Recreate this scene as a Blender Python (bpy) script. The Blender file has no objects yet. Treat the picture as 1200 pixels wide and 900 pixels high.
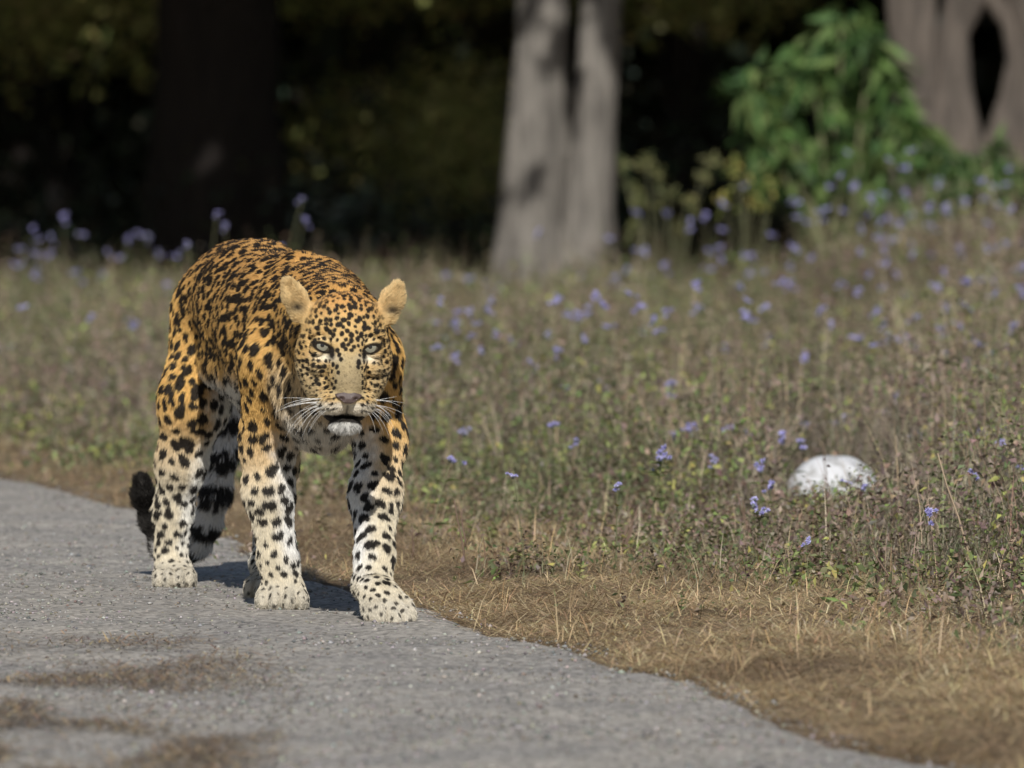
import bpy, math, random, time
import numpy as np
from mathutils import Vector, Matrix
from mathutils.kdtree import KDTree
T0 = time.time()
SC = bpy.context.scene
COL = SC.collection
rng = np.random.default_rng(7)
random.seed(7)
# ------------------------------------------------------------------ camera, sky, sun, exposure
CAMH, FPX, HOR = 0.842, 11538.0, 175.0            # camera height, focal length in photo pixels, row of the horizon
cd = bpy.data.cameras.new('camera'); cam = bpy.data.objects.new('camera', cd); COL.objects.link(cam)
cam.location = (0, 0, CAMH); cam.rotation_euler = (math.radians(90), 0, 0)
cd.sensor_width = 36.0; cd.lens = 36.0*FPX/1200.0
cd.shift_y = -(450.0-HOR)/1200.0
cd.clip_start = 0.5; cd.clip_end = 3000
cd.dof.use_dof = True; cd.dof.focus_distance = 17.8; cd.dof.aperture_fstop = 8.8
SC.camera = cam
SUN_EL, SUN_AZ = math.radians(36), math.radians(0.5)   # elevation; azimuth from behind the camera towards its right
wd = bpy.data.worlds.new('World'); SC.world = wd; wd.use_nodes = True
nt = wd.node_tree; bg = nt.nodes['Background']
sky = nt.nodes.new('ShaderNodeTexSky'); sky.sky_type = 'NISHITA'; sky.sun_disc = False
to_sun = Vector((math.sin(SUN_AZ)*math.cos(SUN_EL), -math.cos(SUN_AZ)*math.cos(SUN_EL), math.sin(SUN_EL)))
sky.sun_elevation = SUN_EL; sky.sun_rotation = math.atan2(to_sun.x, to_sun.y)
nt.links.new(sky.outputs[0], bg.inputs[0]); bg.inputs[1].default_value = 0.068
sl = bpy.data.lights.new('sun', 'SUN'); sl.energy = 4.65; sl.angle = math.radians(0.55); sl.color = (1.0, 0.965, 0.91)
so = bpy.data.objects.new('sun', sl); COL.objects.link(so); so.location = (0, 0, 30)
so.rotation_euler = to_sun.to_track_quat('Z', 'Y').to_euler()
SC.view_settings.view_transform = 'Standard'; SC.view_settings.look = 'None'
SC.view_settings.exposure = 0.0; SC.view_settings.gamma = 1.0
SC.cycles.max_bounces = 6; SC.cycles.transparent_max_bounces = 8

# ------------------------------------------------------------------ helpers
def W(px, py, Y):                                   # photo pixel and distance -> point in the place
    return np.array([(px-600.0)*Y/FPX, Y, CAMH-(py-HOR)*Y/FPX])
def gy(py): return CAMH*FPX/(py-HOR)                # distance of the ground seen at row py
def sstep(a, b, x):
    t = np.clip((x-a)/(b-a), 0, 1); return t*t*(3-2*t)
def hash3(i, j, k, s=0):
    h = (i*374761393 + j*668265263 + k*1274126177 + s*974634777) & 0xffffffff
    h = ((h ^ (h >> 13))*1103515245) & 0xffffffff
    return ((h ^ (h >> 16)) & 0xffffff)/float(0xffffff)
def vnoise(P, s=0):                                 # value noise in 0..1
    P = np.asarray(P, float); I = np.floor(P).astype(np.int64); f = P-I; f = f*f*(3-2*f)
    r = 0
    for a in (0, 1):
        for b in (0, 1):
            for c in (0, 1):
                w = (f[:, 0] if a else 1-f[:, 0])*(f[:, 1] if b else 1-f[:, 1])*(f[:, 2] if c else 1-f[:, 2])
                r = r + w*hash3(I[:, 0]+a, I[:, 1]+b, I[:, 2]+c, s)
    return r
def fbm(P, s=0, o=3):
    r, a, t = 0, 1.0, 0
    for i in range(o):
        r = r + a*vnoise(np.asarray(P)*(2.03**i)+i*17.3, s+i); t += a; a *= .5
    return r/t
def nrm(v):
    return v/np.maximum(np.linalg.norm(v, axis=-1, keepdims=True), 1e-9)
def new_mesh(name, V, F, col=None, smooth=True, quads=None):
    """V (n,3); F (m,3) triangles; quads (q,4)"""
    me = bpy.data.meshes.new(name)
    V = np.asarray(V, np.float32)
    me.vertices.add(len(V)); me.vertices.foreach_set('co', V.ravel())
    parts, starts, off = [], [], 0
    if F is not None and len(F):
        F = np.asarray(F, np.int32); parts.append(F.ravel()); starts.append(off+3*np.arange(len(F))); off += F.size
    if quads is not None and len(quads):
        Q = np.asarray(quads, np.int32); parts.append(Q.ravel()); starts.append(off+4*np.arange(len(Q))); off += Q.size
    idx = np.concatenate(parts); st = np.concatenate(starts).astype(np.int32)
    me.loops.add(len(idx)); me.loops.foreach_set('vertex_index', idx.astype(np.int32))
    me.polygons.add(len(st)); me.polygons.foreach_set('loop_start', st)
    if smooth: me.polygons.foreach_set('use_smooth', np.ones(len(st), bool))
    me.update(calc_edges=True); me.validate()
    if col is not None:
        a = me.color_attributes.new('Col', 'FLOAT_COLOR', 'POINT')
        c = np.ones((len(V), 4), np.float32); c[:, :3] = col; a.data.foreach_set('color', c.ravel())
    return me
def link(name, me, mat=None, parent=None, **tags):
    o = bpy.data.objects.new(name, me); COL.objects.link(o)
    if mat is not None and me is not None: me.materials.append(mat)
    if parent is not None: o.parent = parent
    for k, v in tags.items(): o[k] = v
    return o
def empty(name, loc, label, category, group=None, rz=0):
    o = bpy.data.objects.new(name, None); COL.objects.link(o); o.location = loc; o.rotation_euler.z = rz
    o.empty_display_size = .1
    o['label'] = label; o['category'] = category
    if group: o['group'] = group
    return o
def mat(name, color=(.5, .5, .5), rough=.7, attr=None, spec=.3, trans=0.0, metallic=0):
    m = bpy.data.materials.new(name); m.use_nodes = True; n = m.node_tree.nodes; L = m.node_tree.links
    b = n['Principled BSDF']; b.inputs['Base Color'].default_value = (*color, 1)
    b.inputs['Roughness'].default_value = rough; b.inputs['Specular IOR Level'].default_value = spec
    b.inputs['Metallic'].default_value = metallic
    src = None
    if attr:
        a = n.new('ShaderNodeAttribute'); a.attribute_name = attr; L.new(a.outputs['Color'], b.inputs['Base Color']); src = a.outputs['Color']
    if trans > 0:
        t = n.new('ShaderNodeBsdfTranslucent'); mx = n.new('ShaderNodeMixShader'); mx.inputs[0].default_value = trans
        if src: L.new(src, t.inputs[0])
        else: t.inputs[0].default_value = (*color, 1)
        L.new(b.outputs[0], mx.inputs[1]); L.new(t.outputs[0], mx.inputs[2]); L.new(mx.outputs[0], n['Material Output'].inputs[0])
    return m
def tube(points, radii, sides=6, cap=True):
    P = np.asarray(points, float); n = len(P); R = np.asarray(radii, float)*np.ones(n)
    T = nrm(np.gradient(P, axis=0)); V = []; 
    up = np.array([0, 0, 1.0]) if abs(T[0][2]) < .9 else np.array([1.0, 0, 0])
    for i in range(n):
        a = np.cross(T[i], up); a /= max(np.linalg.norm(a), 1e-9); b = np.cross(T[i], a)
        th = np.arange(sides)*2*np.pi/sides
        V.append(P[i]+R[i]*(np.cos(th)[:, None]*a+np.sin(th)[:, None]*b)); up = b if abs(np.dot(T[i], b)) < .9 else up
        up = np.cross(a, T[i])
    V = np.concatenate(V); Q = []
    for i in range(n-1):
        for j in range(sides):
            k = (j+1) % sides; Q.append((i*sides+j, i*sides+k, (i+1)*sides+k, (i+1)*sides+j))
    Fc = []
    if cap:
        for j in range(1, sides-1): Fc.append((0, j+1, j)); Fc.append(((n-1)*sides, (n-1)*sides+j, (n-1)*sides+j+1))
    return V, np.array(Fc, int).reshape(-1, 3), np.array(Q)
class Acc:                                          # gathers pieces of one mesh
    def __init__(s): s.V, s.F, s.Q, s.C, s.n = [], [], [], [], 0
    def add(s, V, F=None, Q=None, C=(1, 1, 1)):
        V = np.asarray(V, float)
        if F is not None and len(F): s.F.append(np.asarray(F)+s.n)
        if Q is not None and len(Q): s.Q.append(np.asarray(Q)+s.n)
        s.V.append(V); s.C.append(np.broadcast_to(np.asarray(C, float), (len(V), 3))); s.n += len(V)
    def mesh(s, name, smooth=True):
        return new_mesh(name, np.concatenate(s.V), np.concatenate(s.F) if s.F else None, np.concatenate(s.C), smooth,
                        np.concatenate(s.Q) if s.Q else None)
# ------------------------------------------------------------------ the leopard
LEO = np.array([-0.46, 18.1, 0.0])
leo = empty('leopard', LEO, 'adult spotted leopard walking along the road towards the viewer with head lowered', 'leopard')
PRIMS = []                                          # kind, data, blend, group, fur direction
def rc(a, b, k=.02, g='trunk', flow=None, s=(1, 1, 1)):
    A = W(*a[:3]); B = W(*b[:3]); ra = a[3]*a[2]/FPX; rb = b[3]*b[2]/FPX
    PRIMS.append(('rc', A, B, ra, rb, np.array(s, float), k, g, nrm(B-A) if flow is None else nrm(np.array(flow, float))))
def el(c, r, k=.02, g='trunk', flow=(0, 0, -1), R=None, world=False, op='+'):
    C = np.array(c, float) if world else W(*c[:3]); r = np.array(r, float)*(1 if world else c[2]/FPX)
    PRIMS.append(('el', C, r, np.eye(3) if R is None else R, op, None, k, g, nrm(np.array(flow, float))))
def dist(p, P):
    if p[0] in ('rc', 'rs'):
        _, A, B, ra, rb, s, k, g, f = p
        a = A/s; b = B/s; q = P/s.astype(P.dtype); ba = (b-a); l2 = ba.dot(ba)
        t = np.clip(((q-a.astype(P.dtype))@ba.astype(P.dtype))/l2, 0, 1)
        d = np.sqrt((((q-a.astype(P.dtype))-t[..., None]*ba.astype(P.dtype))**2).sum(-1))-(ra+(rb-ra)*t)
        return d*s.min()
    _, C, r, R, op, _, k, g, f = p
    q = (P-C.astype(P.dtype))@R.astype(P.dtype)
    r = r.astype(P.dtype)
    k0 = np.sqrt(((q/r)**2).sum(-1)); k1 = np.sqrt(((q/(r*r))**2).sum(-1))
    return k0*(k0-1)/np.maximum(k1, 1e-6)
def minus(p): return p[0] == 'rs' or (p[0] == 'el' and p[4] == '-')
def bounds(p):
    if p[0] in ('rc', 'rs'):
        _, A, B, ra, rb, s, k, *_ = p
        r = max(ra, rb)*s.max(); lo = np.minimum(A, B)-r; hi = np.maximum(A, B)+r
    else:
        _, C, r, R, op, _, k, *_ = p; m = r.max(); lo = C-m; hi = C+m
    return lo-(k+.03), hi+(k+.03)
BACK = (-.22, 1, -.35)
# trunk
rc((284, 352, 18.78, 66), (303, 362, 18.45, 64), .04, 'trunk', BACK, (1, 1, 1.08))
rc((303, 362, 18.45, 64), (335, 392, 18.15, 70), .05, 'trunk', BACK, (1, 1, 1.2))
rc((335, 392, 18.15, 70), (366, 415, 17.86, 64), .05, 'trunk', BACK, (1, 1, 1.25))
rc((262, 425, 18.5, 26), (300, 440, 18.3, 30), .05, 'belly', (-.2, 1, -.8))
rc((374, 450, 17.72, 52), (377, 488, 17.82, 38), .05, 'chest', (0, .25, -1))
# shoulders, neck
rc((352, 315, 18.04, 18), (320, 420, 17.78, 33), .05, 'shoulder', (-.25, .6, -1), (1, 1.25, 1))
rc((384, 324, 18.0, 18), (432, 420, 17.66, 30), .05, 'shoulder', (.2, .6, -1), (1, 1.25, 1))
rc((366, 370, 17.88, 62), (397, 388, 17.56, 56), .05, 'neck', (-.1, 1, -.3))
rc((394, 430, 17.55, 36), (384, 470, 17.68, 42), .05, 'throat', (0, .2, -1))
# front right leg (planted)
rc((318, 420, 17.78, 36.0), (314, 520, 17.86, 27.9), .04, 'fr')
rc((314, 515, 17.86, 29.7), (315, 575, 17.86, 26.1), .03, 'fr')
rc((315, 575, 17.86, 26.1), (326, 655, 17.86, 20.7), .03, 'fr')
rc((326, 655, 17.86, 20.7), (332, 690, 17.86, 22.5), .02, 'fr')
# front left leg (stepping)
rc((436, 420, 17.66, 32.0), (446, 515, 17.68, 26.1), .04, 'fl')
rc((446, 515, 17.68, 27.0), (440, 580, 17.62, 27.0), .03, 'fl')
rc((440, 580, 17.62, 27.0), (439, 650, 17.53, 20.7), .03, 'fl')
rc((439, 650, 17.53, 20.7), (436, 684, 17.5, 21.6), .02, 'fl')
rc((436, 686, 17.5, 20.7), (444, 703, 17.42, 17.1), .02, 'fl', None, (1, 1, 1))
# hind right leg
rc((246, 368, 18.80, 44.0), (228, 470, 18.72, 34.0), .05, 'hr', (-.1, .3, -1), (1, 1.1, 1))
rc((228, 470, 18.72, 34.0), (213, 540, 18.745, 23.4), .06, 'hr')
rc((213, 540, 18.745, 23.4), (203, 596, 18.77, 19.8), .05, 'hr')
rc((203, 596, 18.77, 19.8), (200, 650, 18.775, 18.9), .03, 'hr')
rc((200, 650, 18.82, 18.0), (204, 676, 18.79, 19.8), .02, 'hr')
# hind left leg
rc((318, 370, 18.74, 42.0), (326, 475, 18.38, 36.0), .05, 'hl', (.1, .3, -1), (1, 1.25, 1))
rc((326, 475, 18.38, 34.0), (324, 545, 18.5, 21.6), .04, 'hl')
rc((324, 545, 18.5, 21.6), (318, 602, 18.62, 17.1), .03, 'hl')
rc((318, 602, 18.62, 17.1), (312, 660, 18.42, 17.1), .02, 'hl')
rc((312, 660, 18.42, 17.1), (312, 688, 18.36, 18.0), .02, 'hl')
# tail
TAIL = [(286, 320, 18.95, 20), (274, 380, 19.1, 15), (268, 460, 19.14, 14), (261, 530, 19.14, 14), (253, 578, 19.14, 13), (243, 612, 19.16, 12.5),
        (230, 636, 19.18, 12), (210, 648, 19.2, 11.5), (192, 638, 19.2, 11), (178, 610, 19.2, 9.5), (169, 582, 19.18, 9.5), (166, 564, 19.16, 8)]
for a, b in zip(TAIL[:-1], TAIL[1:]): rc(a, b, .02, 'tail')
def wz(px, Y, z): return np.array([(px-600.0)*Y/FPX, Y, z])
def paw(px, Y, half, tilt=0.0, z0=0.0, yaw=0.0, g='fr', ph=.03):
    m = Y/FPX; c = wz(px, Y+.035, z0+.030)
    cy, sy = math.cos(yaw), math.sin(yaw); ct, st = math.cos(tilt), math.sin(tilt)
    Rz = np.array([[cy, -sy, 0], [sy, cy, 0], [0, 0, 1]]); Rx = np.array([[1, 0, 0], [0, ct, -st], [0, st, ct]])
    R = Rz@Rx
    f = R@np.array([0, -1, -.5])
    el(c, (half*.86*m, .05, ph), .025, g, f, R, True)
    for i, (dx, dy) in enumerate([(-.72, .010), (-.25, -.012), (.25, -.013), (.72, .008)]):
        el(c+R@np.array([dx*half*m, -.040+dy, -.007]), (half*.27*m, .036, .0255), .005, g, f, R, True)
paw(331, 17.845, 31.5, g='fr')
paw(205, 18.72, 26, g='hr', ph=.028)
paw(313, 18.30, 27, g='hl', ph=.028)
paw(446, 17.345, 31, tilt=.60, z0=.024, yaw=.66, g='fl')
# head, in photo pixels round the point between the eyes: x, v (down), d (away)
HY = 17.32; HM = HY/FPX; HC = W(407, 407, HY)
ya, ro = math.radians(6), math.radians(2)
HR = np.array([[math.cos(ro), 0, math.sin(ro)], [0, 1, 0], [-math.sin(ro), 0, math.cos(ro)]]) @ \
     np.array([[math.cos(ya), -math.sin(ya), 0], [math.sin(ya), math.cos(ya), 0], [0, 0, 1]])
def HP(x, v, d): return HC+HR@(np.array([x, d, -v], float)*HM)
def hloc(P):                                        # point -> (x, v, d)
    q = (P-HC)@HR/HM; return q[:, 0], -q[:, 2], q[:, 1]
def rotx(a): c, s = math.cos(a), math.sin(a); return np.array([[1, 0, 0], [0, c, -s], [0, s, c]])
def rotyy(a): c, s = math.cos(a), math.sin(a); return np.array([[c, 0, s], [0, 1, 0], [-s, 0, c]])
def rotz(a): c, s = math.cos(a), math.sin(a); return np.array([[c, -s, 0], [s, c, 0], [0, 0, 1]])
def hel(x, v, d, rx, rv, rd, k=8, R=None, op='+', g='head', mirror=False):
    for sg in ((1, -1) if mirror else (1,)):
        RR = np.eye(3) if R is None else R(sg)
        el(HP(sg*x, v, d), np.array([rx, rd, rv])*HM, k*HM, g, (0, 1, 0), HR@RR, True, op)
def hrc(a, b, k=8):
    PRIMS.append(('rc', HP(*a[:3]), HP(*b[:3]), a[3]*HM, b[3]*HM, np.ones(3), k*HM, 'head', np.array([0, 1., 0])))
hel(0, -20, 54, 47, 44, 50, 14)
hel(-1.5, 4, 42, 52.5, 39, 36, 12)
hel(33, 20, 42, 22, 34, 30, 12, mirror=True)
hel(18, 48, 34, 24, 26, 34, 12, mirror=True)
hrc((0, -12, 14, 24), (0, 40, -14, 21), 12)
hrc((0, -8, 5, 17), (0, 46, -29, 15), 9)
hel(15.5, 63, -20, 18, 15, 20, 5, mirror=True)
hel(0, 54, -34, 12, 9, 10, 5)
hel(0, 72, 14, 27, 17, 32, 8)
hel(0, 90, -9, 17, 10, 15, 5)
hel(27, -17, 12, 17, 8, 11, 7, mirror=True)
hel(28, 22, 9, 14, 9, 12, 8, mirror=True)
# ears
def earR(sg): return rotyy(sg*math.radians(35))@rotz(-sg*math.radians(24))
def ecr(kind, a, b, k, sy):
    PRIMS.append((kind, HP(*a[:3]), HP(*b[:3]), a[3]*HM, b[3]*HM, np.array([1, sy, 1.]), k*HM, 'ear', np.array([0, 0, 1.])))
for sg, sh in ((1, 6), (-1, -1)):
    q = sg*(0 if sg < 0 else -sh)
    ecr('rc', (sg*51+q*.5, -40, 50, 14), (sg*61+q*.8, -58, 50, 12), 7, .55)
    ecr('rc', (sg*61+q*.8, -58, 50, 12), (sg*67.5+q, -72, 50, 7.5), 5, .55)
    ecr('rs', (sg*54+q*.6, -43, 38, 8.5), (sg*65+q, -67, 40, 6.5), 4, 1.0)
# mouth, eyes
hel(0, 81, -26, 22, 2.4, 24, 2.5, op='-')
hel(28.5, 0, 7, 15, 9, 12, 6, mirror=True, op='-', R=lambda sg: rotyy(sg*.25))
hel(28.5, 0, 11, 13.5, 13.5, 13.5, 3, mirror=True)
hel(28.2, 1.7, -2, 9.4, 3.0, 10, 1.0, mirror=True, op='-', R=lambda sg: rotyy(-sg*.33))

def axis(lo, hi, f0, f1, fine, coarse):
    a = np.arange(lo, f0, coarse); b = np.arange(f0, f1, fine); c = np.arange(f1, hi, coarse)
    return np.concatenate([a, b, c])
hx0, hx1 = HC[0]-.125, HC[0]+.12
CO, FI = .0052, .0023
XS = axis(-.76, -.12, hx0, hx1, FI, CO); YS = axis(17.12, 19.32, 17.16, 17.46, FI, CO); ZS = axis(-.012, .72, HC[2]-.17, HC[2]+.14, FI, CO)
G = np.full((len(XS), len(YS), len(ZS)), .2, np.float32)
for p in PRIMS:
    lo, hi = bounds(p)
    i = [slice(max(0, np.searchsorted(A, l)-1), np.searchsorted(A, h)+1) for A, l, h in zip((XS, YS, ZS), lo, hi)]
    g = np.stack(np.meshgrid(XS[i[0]], YS[i[1]], ZS[i[2]], indexing='ij'), -1).astype(np.float64)
    d = dist(p, g).astype(np.float32); D = G[i[0], i[1], i[2]]; k = p[6]
    if minus(p):
        h = np.clip(.5-.5*(D+d)/k, 0, 1); G[i[0], i[1], i[2]] = D*(1-h)-d*h+k*h*(1-h)
    else:
        h = np.clip(.5+.5*(D-d)/k, 0, 1); G[i[0], i[1], i[2]] = D*(1-h)+d*h-k*h*(1-h)
def surface_nets(G, XS, YS, ZS):
    nx, ny, nz = G.shape; S = G < 0
    any_ = np.zeros((nx-1, ny-1, nz-1), bool); all_ = np.ones_like(any_)
    for a in (0, 1):
        for b in (0, 1):
            for c in (0, 1):
                s = S[a:nx-1+a, b:ny-1+b, c:nz-1+c]; any_ |= s; all_ &= s
    act = np.argwhere(any_ & ~all_); vid = -np.ones(any_.shape, np.int64); vid[tuple(act.T)] = np.arange(len(act))
    acc = np.zeros((len(act), 3)); cnt = np.zeros(len(act)); ax = (XS, YS, ZS)
    cor = [(a, b, c) for a in (0, 1) for b in (0, 1) for c in (0, 1)]
    for u in cor:
        for v in cor:
            if sum(abs(u[i]-v[i]) for i in range(3)) != 1 or u > v: continue
            gu = G[act[:, 0]+u[0], act[:, 1]+u[1], act[:, 2]+u[2]]; gv = G[act[:, 0]+v[0], act[:, 1]+v[1], act[:, 2]+v[2]]
            m = (gu < 0) != (gv < 0); t = np.where(m, gu/np.where(m, gu-gv, 1), 0)
            pu = np.stack([ax[i][act[:, i]+u[i]] for i in range(3)], 1); pv = np.stack([ax[i][act[:, i]+v[i]] for i in range(3)], 1)
            acc[m] += (pu+t[:, None]*(pv-pu))[m]; cnt[m] += 1
    V = acc/cnt[:, None]; Q = []
    for a in range(3):
        sl0 = [slice(None)]*3; sl1 = [slice(None)]*3; sl0[a] = slice(0, -1); sl1[a] = slice(1, None)
        s0 = S[tuple(sl0)]; s1 = S[tuple(sl1)]; e = np.argwhere(s0 != s1); b, c = (a+1) % 3, (a+2) % 3
        e = e[(e[:, b] > 0) & (e[:, c] > 0) & (e[:, b] < G.shape[b]-1) & (e[:, c] < G.shape[c]-1)]
        def idx(db, dc):
            q = e.copy(); q[:, b] -= db; q[:, c] -= dc; return vid[tuple(q.T)]
        q = np.stack([idx(1, 1), idx(0, 1), idx(0, 0), idx(1, 0)], 1); fl = ~s0[tuple(e.T)]
        q[fl] = q[fl][:, ::-1]; Q.append(q)
    return V, np.concatenate(Q)
LV, LQ = surface_nets(G, XS, YS, ZS)
del G
# keep the one large piece, smooth lightly
def relax(V, Q, it=2, lam=.45):
    E = np.concatenate([Q[:, [0, 1]], Q[:, [1, 2]], Q[:, [2, 3]], Q[:, [3, 0]]]); n = len(V)
    for _ in range(it):
        s = np.zeros((n, 3)); c = np.zeros(n)
        for i in range(3):
            s[:, i] = np.bincount(E[:, 0], V[E[:, 1], i], n)+np.bincount(E[:, 1], V[E[:, 0], i], n)
        c = np.bincount(E[:, 0], minlength=n)+np.bincount(E[:, 1], minlength=n)
        V = V+lam*(s/np.maximum(c, 1)[:, None]-V)
    return V
LV = relax(LV, LQ, 2)
LT = np.concatenate([LQ[:, [0, 1, 2]], LQ[:, [0, 2, 3]]])
fn = np.cross(LV[LT[:, 1]]-LV[LT[:, 0]], LV[LT[:, 2]]-LV[LT[:, 0]]); fa = np.linalg.norm(fn, axis=1)*.5
LN = np.stack([sum(np.bincount(LT[:, j], fn[:, i], len(LV)) for j in range(3)) for i in range(3)], 1); LN = nrm(LN)
# per-vertex region weights and fur direction
GR = ['trunk', 'belly', 'chest', 'shoulder', 'neck', 'throat', 'fr', 'fl', 'hr', 'hl', 'tail', 'head', 'ear']
gd = np.full((len(LV), len(GR)), .3); fw = np.zeros((len(LV), 3)); best = np.full(len(LV), 9.)
dd = []
for p in PRIMS:
    if minus(p): dd.append(None); continue
    lo, hi = bounds(p); m = np.where(((LV > lo) & (LV < hi)).all(1))[0]; d = np.full(len(LV), .3); d[m] = dist(p, LV[m]); dd.append(d)
    best = np.minimum(best, d); j = GR.index(p[7]); gd[:, j] = np.minimum(gd[:, j], d)
for p, d in zip(PRIMS, dd):
    if d is not None: fw += np.exp(-np.clip(d-best, 0, .3)/.014)[:, None]*p[8]
GW = np.exp(-np.clip(gd-best[:, None], 0, .3)/.008); GW /= GW.sum(1, keepdims=True)
hx, hv, hd = hloc(LV)
hflow = nrm(np.stack([hx*1.25, hd*.9+42, -(hv-50)*1.0], 1)@HR.T)        # fur on the face runs away from the nose
wh = GW[:, GR.index('head')]+GW[:, GR.index('ear')]
fw = nrm(fw)*(1-wh)[:, None]+hflow*wh[:, None]
fw = fw-(fw*LN).sum(1, keepdims=True)*LN; fw = nrm(fw)
# ---- coat pattern
def region(name, GWp): return GWp[:, GR.index(name)]
def poisson(idx, spacing, seed=0, limit=9e9):
    """greedy blue noise over vertices; spacing per vertex"""
    r = np.random.default_rng(seed); idx = r.permutation(idx); cell = .05; grid = {}; out = []
    Vp = LV[idx]; sp = spacing[idx]; K = np.floor(Vp/cell).astype(int)
    for n in range(len(idx)):
        k = K[n]; p = Vp[n]; s2 = sp[n]**2; ok = True
        for a in (-1, 0, 1):
            for b in (-1, 0, 1):
                for c in (-1, 0, 1):
                    for q in grid.get((k[0]+a, k[1]+b, k[2]+c), ()):
                        if (q[0]-p[0])**2+(q[1]-p[1])**2+(q[2]-p[2])**2 < s2: ok = False; break
                    if not ok: break
                if not ok: break
            if not ok: break
        if ok: grid.setdefault(tuple(k), []).append(p); out.append(idx[n])
    return np.array(out)
R_ = {g: GW[:, i] for i, g in enumerate(GR)}
legw = R_['fr']+R_['fl']+R_['hr']+R_['hl']
zz = LV[:, 2]
space = np.full(len(LV), .026); srad = np.full(len(LV), .0080)
def setreg(w, sp, ra):
    global space, srad
    space = space*(1-w)+sp*w; srad = srad*(1-w)+ra*w
setreg(np.clip(R_['trunk'], 0, 1), .0185, .0068)
setreg(np.clip(R_['shoulder']+R_['neck'], 0, 1), .0180, .0066)
setreg(R_['throat']+R_['chest'], .025, .0062)
setreg(R_['belly'], .034, .0095)
setreg(R_['hr']*sstep(.2, .3, zz), .0215, .0072)
fl_ = np.clip(R_['fr']+R_['fl'], 0, 1)
setreg(fl_, .0215, .0064)
setreg(np.clip(R_['hr']+R_['hl'], 0, 1)*(1-sstep(.16, .26, zz)), .019, .0058)
setreg(legw*(1-sstep(.085, .12, zz)), .0150, .0040)
setreg(legw*(1-sstep(.045, .07, zz)), .0140, .0029)
setreg(R_['head'], .0088, .0031)
hm = R_['head']
fore = sstep(-8, -22, hv)
setreg(hm*fore, .0096, .0036)
setreg(hm*sstep(48, 52, hv), .0080, .0019)
nospot = (R_['ear'] > .45) | (R_['tail'] > .5)
# plain nose bridge, pale patches by the eyes, chin, lips
br = (hm > .4) & (np.abs(hx) < 6+.2*np.clip(hv, 0, 50)) & (hv > 3) & (hd < 30)
nospot |= br | ((hm > .4) & (hv > 74) & (np.abs(hx) < 26))
ey = (hm > .4) & (np.sqrt(((np.abs(hx)-28)/14)**2+((hv-1)/9.5)**2) < 1) & (hd < 30); nospot |= ey | ((hm > .4) & (np.sqrt(((np.abs(hx)-27)/11)**2+((hv-12)/4.5)**2) < 1) & (hd < 30))
cand = np.where(~nospot)[0]
sub = np.random.default_rng(3).permutation(cand)[:60000]
SPI = poisson(sub, space, 5)
tang2 = np.cross(LN, fw)
SP, SR, ST, SA = [], [], [], []
rs = np.random.default_rng(11)
for i in SPI:
    r = 1.28*srad[i]*(1+.22*rs.standard_normal()*.8); r = max(r, .0016)
    trunk = R_['trunk'][i] > .5
    if trunk or (R_['shoulder'][i] > .5 and rs.random() < .3):
        asp = 1.25
    else: asp = 1.0+.35*rs.random()
    SP.append(LV[i]); SR.append(r); t = fw[i] if not (legw[i] > .5 and zz[i] < .33) else (tang2[i]*.75+fw[i]*.4*rs.standard_normal())
    ST.append(nrm(t)); SA.append(asp)
    # heavier spots of the coat are two or three blotches run together
    if srad[i] > .0052 and rs.random() < .62:
        a = rs.random()*6.28; o = (fw[i]*math.cos(a)+tang2[i]*math.sin(a))*r*1.15
        SP.append(LV[i]+o); SR.append(r*.72); ST.append(nrm(t)); SA.append(1.0)
SP = np.array(SP); SR = np.array(SR); ST = np.array(ST); SA = np.array(SA)
kd = KDTree(len(SP))
for i, p in enumerate(SP): kd.insert(p, i)
kd.balance()
tp = np.array([W(*t[:3]) for t in TAIL]); tseg = np.linalg.norm(np.diff(tp, axis=0), axis=1); tcum = np.concatenate([[0], np.cumsum(tseg)])
def tail_param(P):
    bd = np.full(len(P), 9.); bt = np.zeros(len(P))
    for i in range(len(tp)-1):
        ba = tp[i+1]-tp[i]; t = np.clip(((P-tp[i])@ba)/ba.dot(ba), 0, 1); d = np.linalg.norm(P-tp[i]-t[:, None]*ba, axis=1)
        m = d < bd; bd[m] = d[m]; bt[m] = (tcum[i]+t*tseg[i])[m]
    return bt
def mixc(a, b, w): return a*(1-w[:, None])+np.asarray(b)*w[:, None]
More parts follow.
